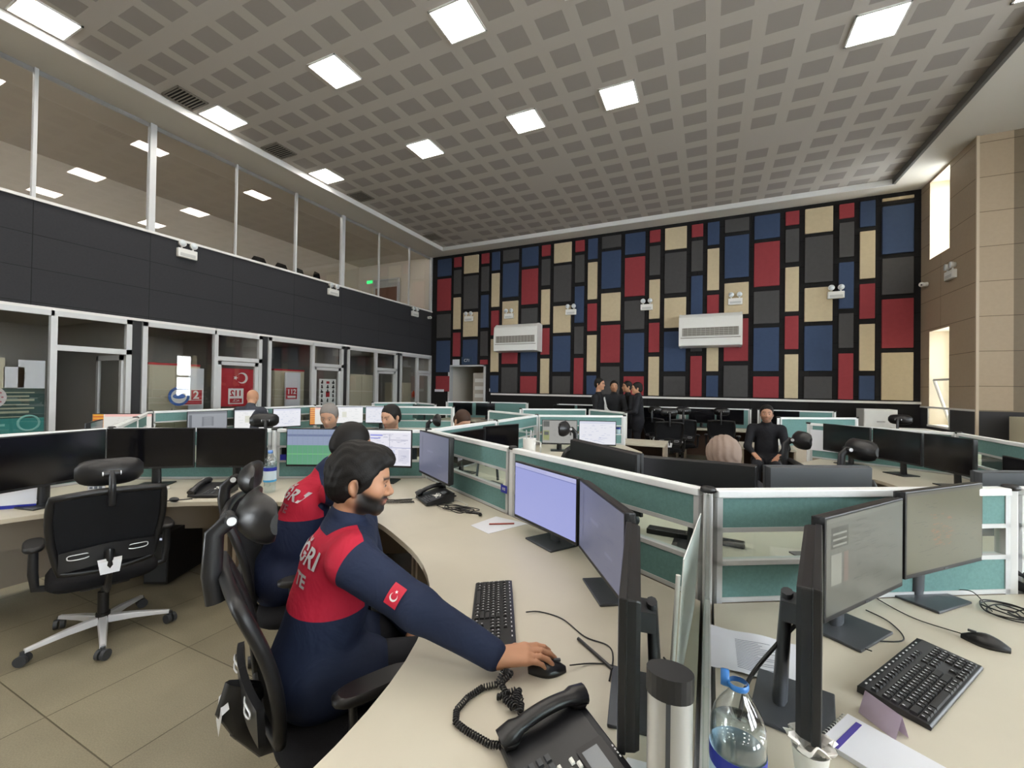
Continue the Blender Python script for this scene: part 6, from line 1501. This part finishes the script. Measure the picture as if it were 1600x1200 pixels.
# flag patch on the right upper sleeve
u = MI['el']['R'] - MI['sh']['R']; u /= np.linalg.norm(u); side = np.cross(u, V3(0, 0, 1)); side /= np.linalg.norm(side); upv = np.cross(side, u)
cp = MI['sh']['R'] + u * .215; Nn = side * .85 + upv * .55; Nn /= np.linalg.norm(Nn); Xp = np.cross(V3(0, 0, 1), Nn); 
Xp = u - Nn * (u @ Nn); Xp /= np.linalg.norm(Xp); Yp = np.cross(Nn, Xp)
# the long side of the patch runs across the sleeve
a1, a2 = Yp, -Xp
G = []
for i in range(9):
    for j in range(7): G.append(cp + Nn * .2 + a1 * (.031 * (i / 4 - 1)) + a2 * (.022 * (j / 3 - 1)))
G = project_to(mj, G, -Nn, .0045)
b = MB(); b.add(G.tolist(), [(i * 7 + j, i * 7 + j + 1, (i + 1) * 7 + j + 1, (i + 1) * 7 + j) for i in range(8) for j in range(6)], True); patch = b.build('flag_patch', mat('flag_red', 'c01f3a', .6), man)
tmp = crescent_star('tmp', .025, M['signwhite'], None, (0, 0, 0), (1, 0, 0), (0, 1, 0)); VV = [tuple(v.co) for v in tmp.data.vertices]; FF = [tuple(p.vertices) for p in tmp.data.polygons]; bpy.data.objects.remove(tmp)
P = project_to(mj, [cp + Nn * .2 + a1 * (v[0] - .005) + a2 * v[1] for v in VV], -Nn, .0062)
b = MB(); b.add(P.tolist(), FF); b.build('crescent_and_star', M['signwhite'], patch)

# ---- second uniformed man, leaning towards his screens
MO2, MA2 = (-2.02, 1.62), R(58)
w2 = conv(MO2, MA2)
J2 = dict(pelvis=w2((-2.08, 1.55, .57)), chest=w2((-2.02, 1.66, .89)), neck=w2((-1.95, 1.74, 1.08)), head=w2((-1.87, 1.83, 1.225)), head_rot=(R(8), R(-22), 0), chest_fwd=(1, .0, .1),
    shR=w2((-1.80, 1.66, 1.0)), shL=w2((-2.12, 1.86, 1.02)), elR=w2((-1.80, 1.88, .80)), elL=w2((-2.2, 2.1, .83)), wrR=w2((-2.0, 2.12, .79)), wrL=w2((-2.2, 2.35, .79)),
    knR=w2((-1.72, 1.92, .52)), knL=w2((-1.92, 2.02, .52)), anR=w2((-1.72, 1.94, .09)), anL=w2((-1.92, 2.04, .09)))
man2, mj2, mb2, MI2 = figure('man in navy and red uniform jacket seen from behind, leaning to the green table screen', MO2, MA2, J2,
    dict(skin='a77c60', hair='0f0c0a', beard=.5, style='short', hair_th=.008, jacket='1a2440', yoke='c4203a', yoke_z=.86, trousers='10131c'), res=.011)
cloth_text('ÇAĞRI', .085, man2, mj2, (MI2['ch'][0] - .18, .02, 1.01), (0, -1, 0), (.25, 0, 1), silver, bold=.002)
cloth_text('TE', .06, man2, mj2, (MI2['ch'][0] - .18, -.03, .93), (0, -1, 0), (.2, 0, 1), mat('dull_lettering', '8d5560', .6), bold=.002, name='small_lettering')

# ---- people further back
def p_seated(lab, x, y, ang, look, zs=.47, **k): return figure(lab, (x, y), ang, seated(zs=zs, **k), look, res=.014)
p_seated('grey haired man looking down over the partition in the left block', -3.62, 3.28, R(-60), dict(skin='b58a70', hair='77726e', beard=.35, jacket='23262e'), lean=.02, hp=-.35, zs=.49)
p_seated('dark haired man glancing aside over the partition in the left block', -3.03, 3.55, R(-65), dict(skin='c09378', hair='15110f', beard=.55, jacket='23262e'), lean=.02, hp=-.2, hy=-.5, zs=.49)
p_seated('brown haired person bent down behind the partition left of centre', -2.72, 4.22, R(-20), dict(skin='c79a80', hair='3a281e', jacket='3b2a30', style='short'), lean=.08, hp=-.6, zs=.42)
p_seated('balding person in the left block in front of the office door poster', -6.72, 4.42, R(120), dict(skin='b98a6c', hair='2a211b', style='bald', jacket='3a3d46'), lean=.0, zs=.60)
p_seated('woman in pink beige headscarf bent over beyond the front partition', .13, 3.55, R(-100), dict(skin='b98a6c', hair='7f6e63', style='scarf', jacket='1a1a1e', collar=False), lean=.10, hp=-.75, zs=.35)
p_seated('smiling seated man in dark jacket facing the viewer right of centre', .77, 7.25, R(-95), dict(skin='b0836a', hair='120e0c', beard=.5, jacket='15161c'), lean=.0, hp=0.0, zs=.49, hz=.68, reach=.3)
def standing(hz=1.66, armf=.25, hy=0, hp=0):
    return dict(pelvis=(0, 0, .95), chest=(.01, 0, 1.27), neck=(.0, 0, 1.45), head=(.03, 0, hz - .02), head_rot=(hy, hp, 0), shR=(0, -.19, 1.40), shL=(0, .19, 1.40), elR=(.06, -.25, 1.13), elL=(.06, .25, 1.13),
        wrR=(armf, -.16, 1.06), wrL=(armf, .16, 1.06), knR=(.02, -.10, .5), knL=(.02, .10, .5), anR=(0, -.10, .09), anL=(0, .10, .09))
def p_stand(lab, x, y, ang, look, **k): return figure(lab, (x, y), ang, standing(**k), look, res=.016)
p_stand('standing person in dark vest with white sleeve, leftmost of the group by the wall', -2.13, 8.92, R(-10), dict(skin='b98a6c', hair='151210', jacket='17181c', sleeve='c8c8c8', trousers='17181c'), hz=1.70)
p_stand('standing person in dark printed top, second of the group by the wall', -1.92, 9.5, R(-75), dict(skin='b98a6c', hair='151210', jacket='202226', trousers='17181c'), hz=1.66)
p_stand('standing person in dark top, third of the group by the wall', -1.67, 9.86, R(-150), dict(skin='b98a6c', hair='151210', jacket='141518', trousers='17181c'), hz=1.66)
p_stand('standing person in dark printed jacket, rightmost of the group by the wall', -1.34, 9.12, R(-170), dict(skin='b98a6c', hair='151210', jacket='1b1c22', trousers='17181c'), hz=1.62)
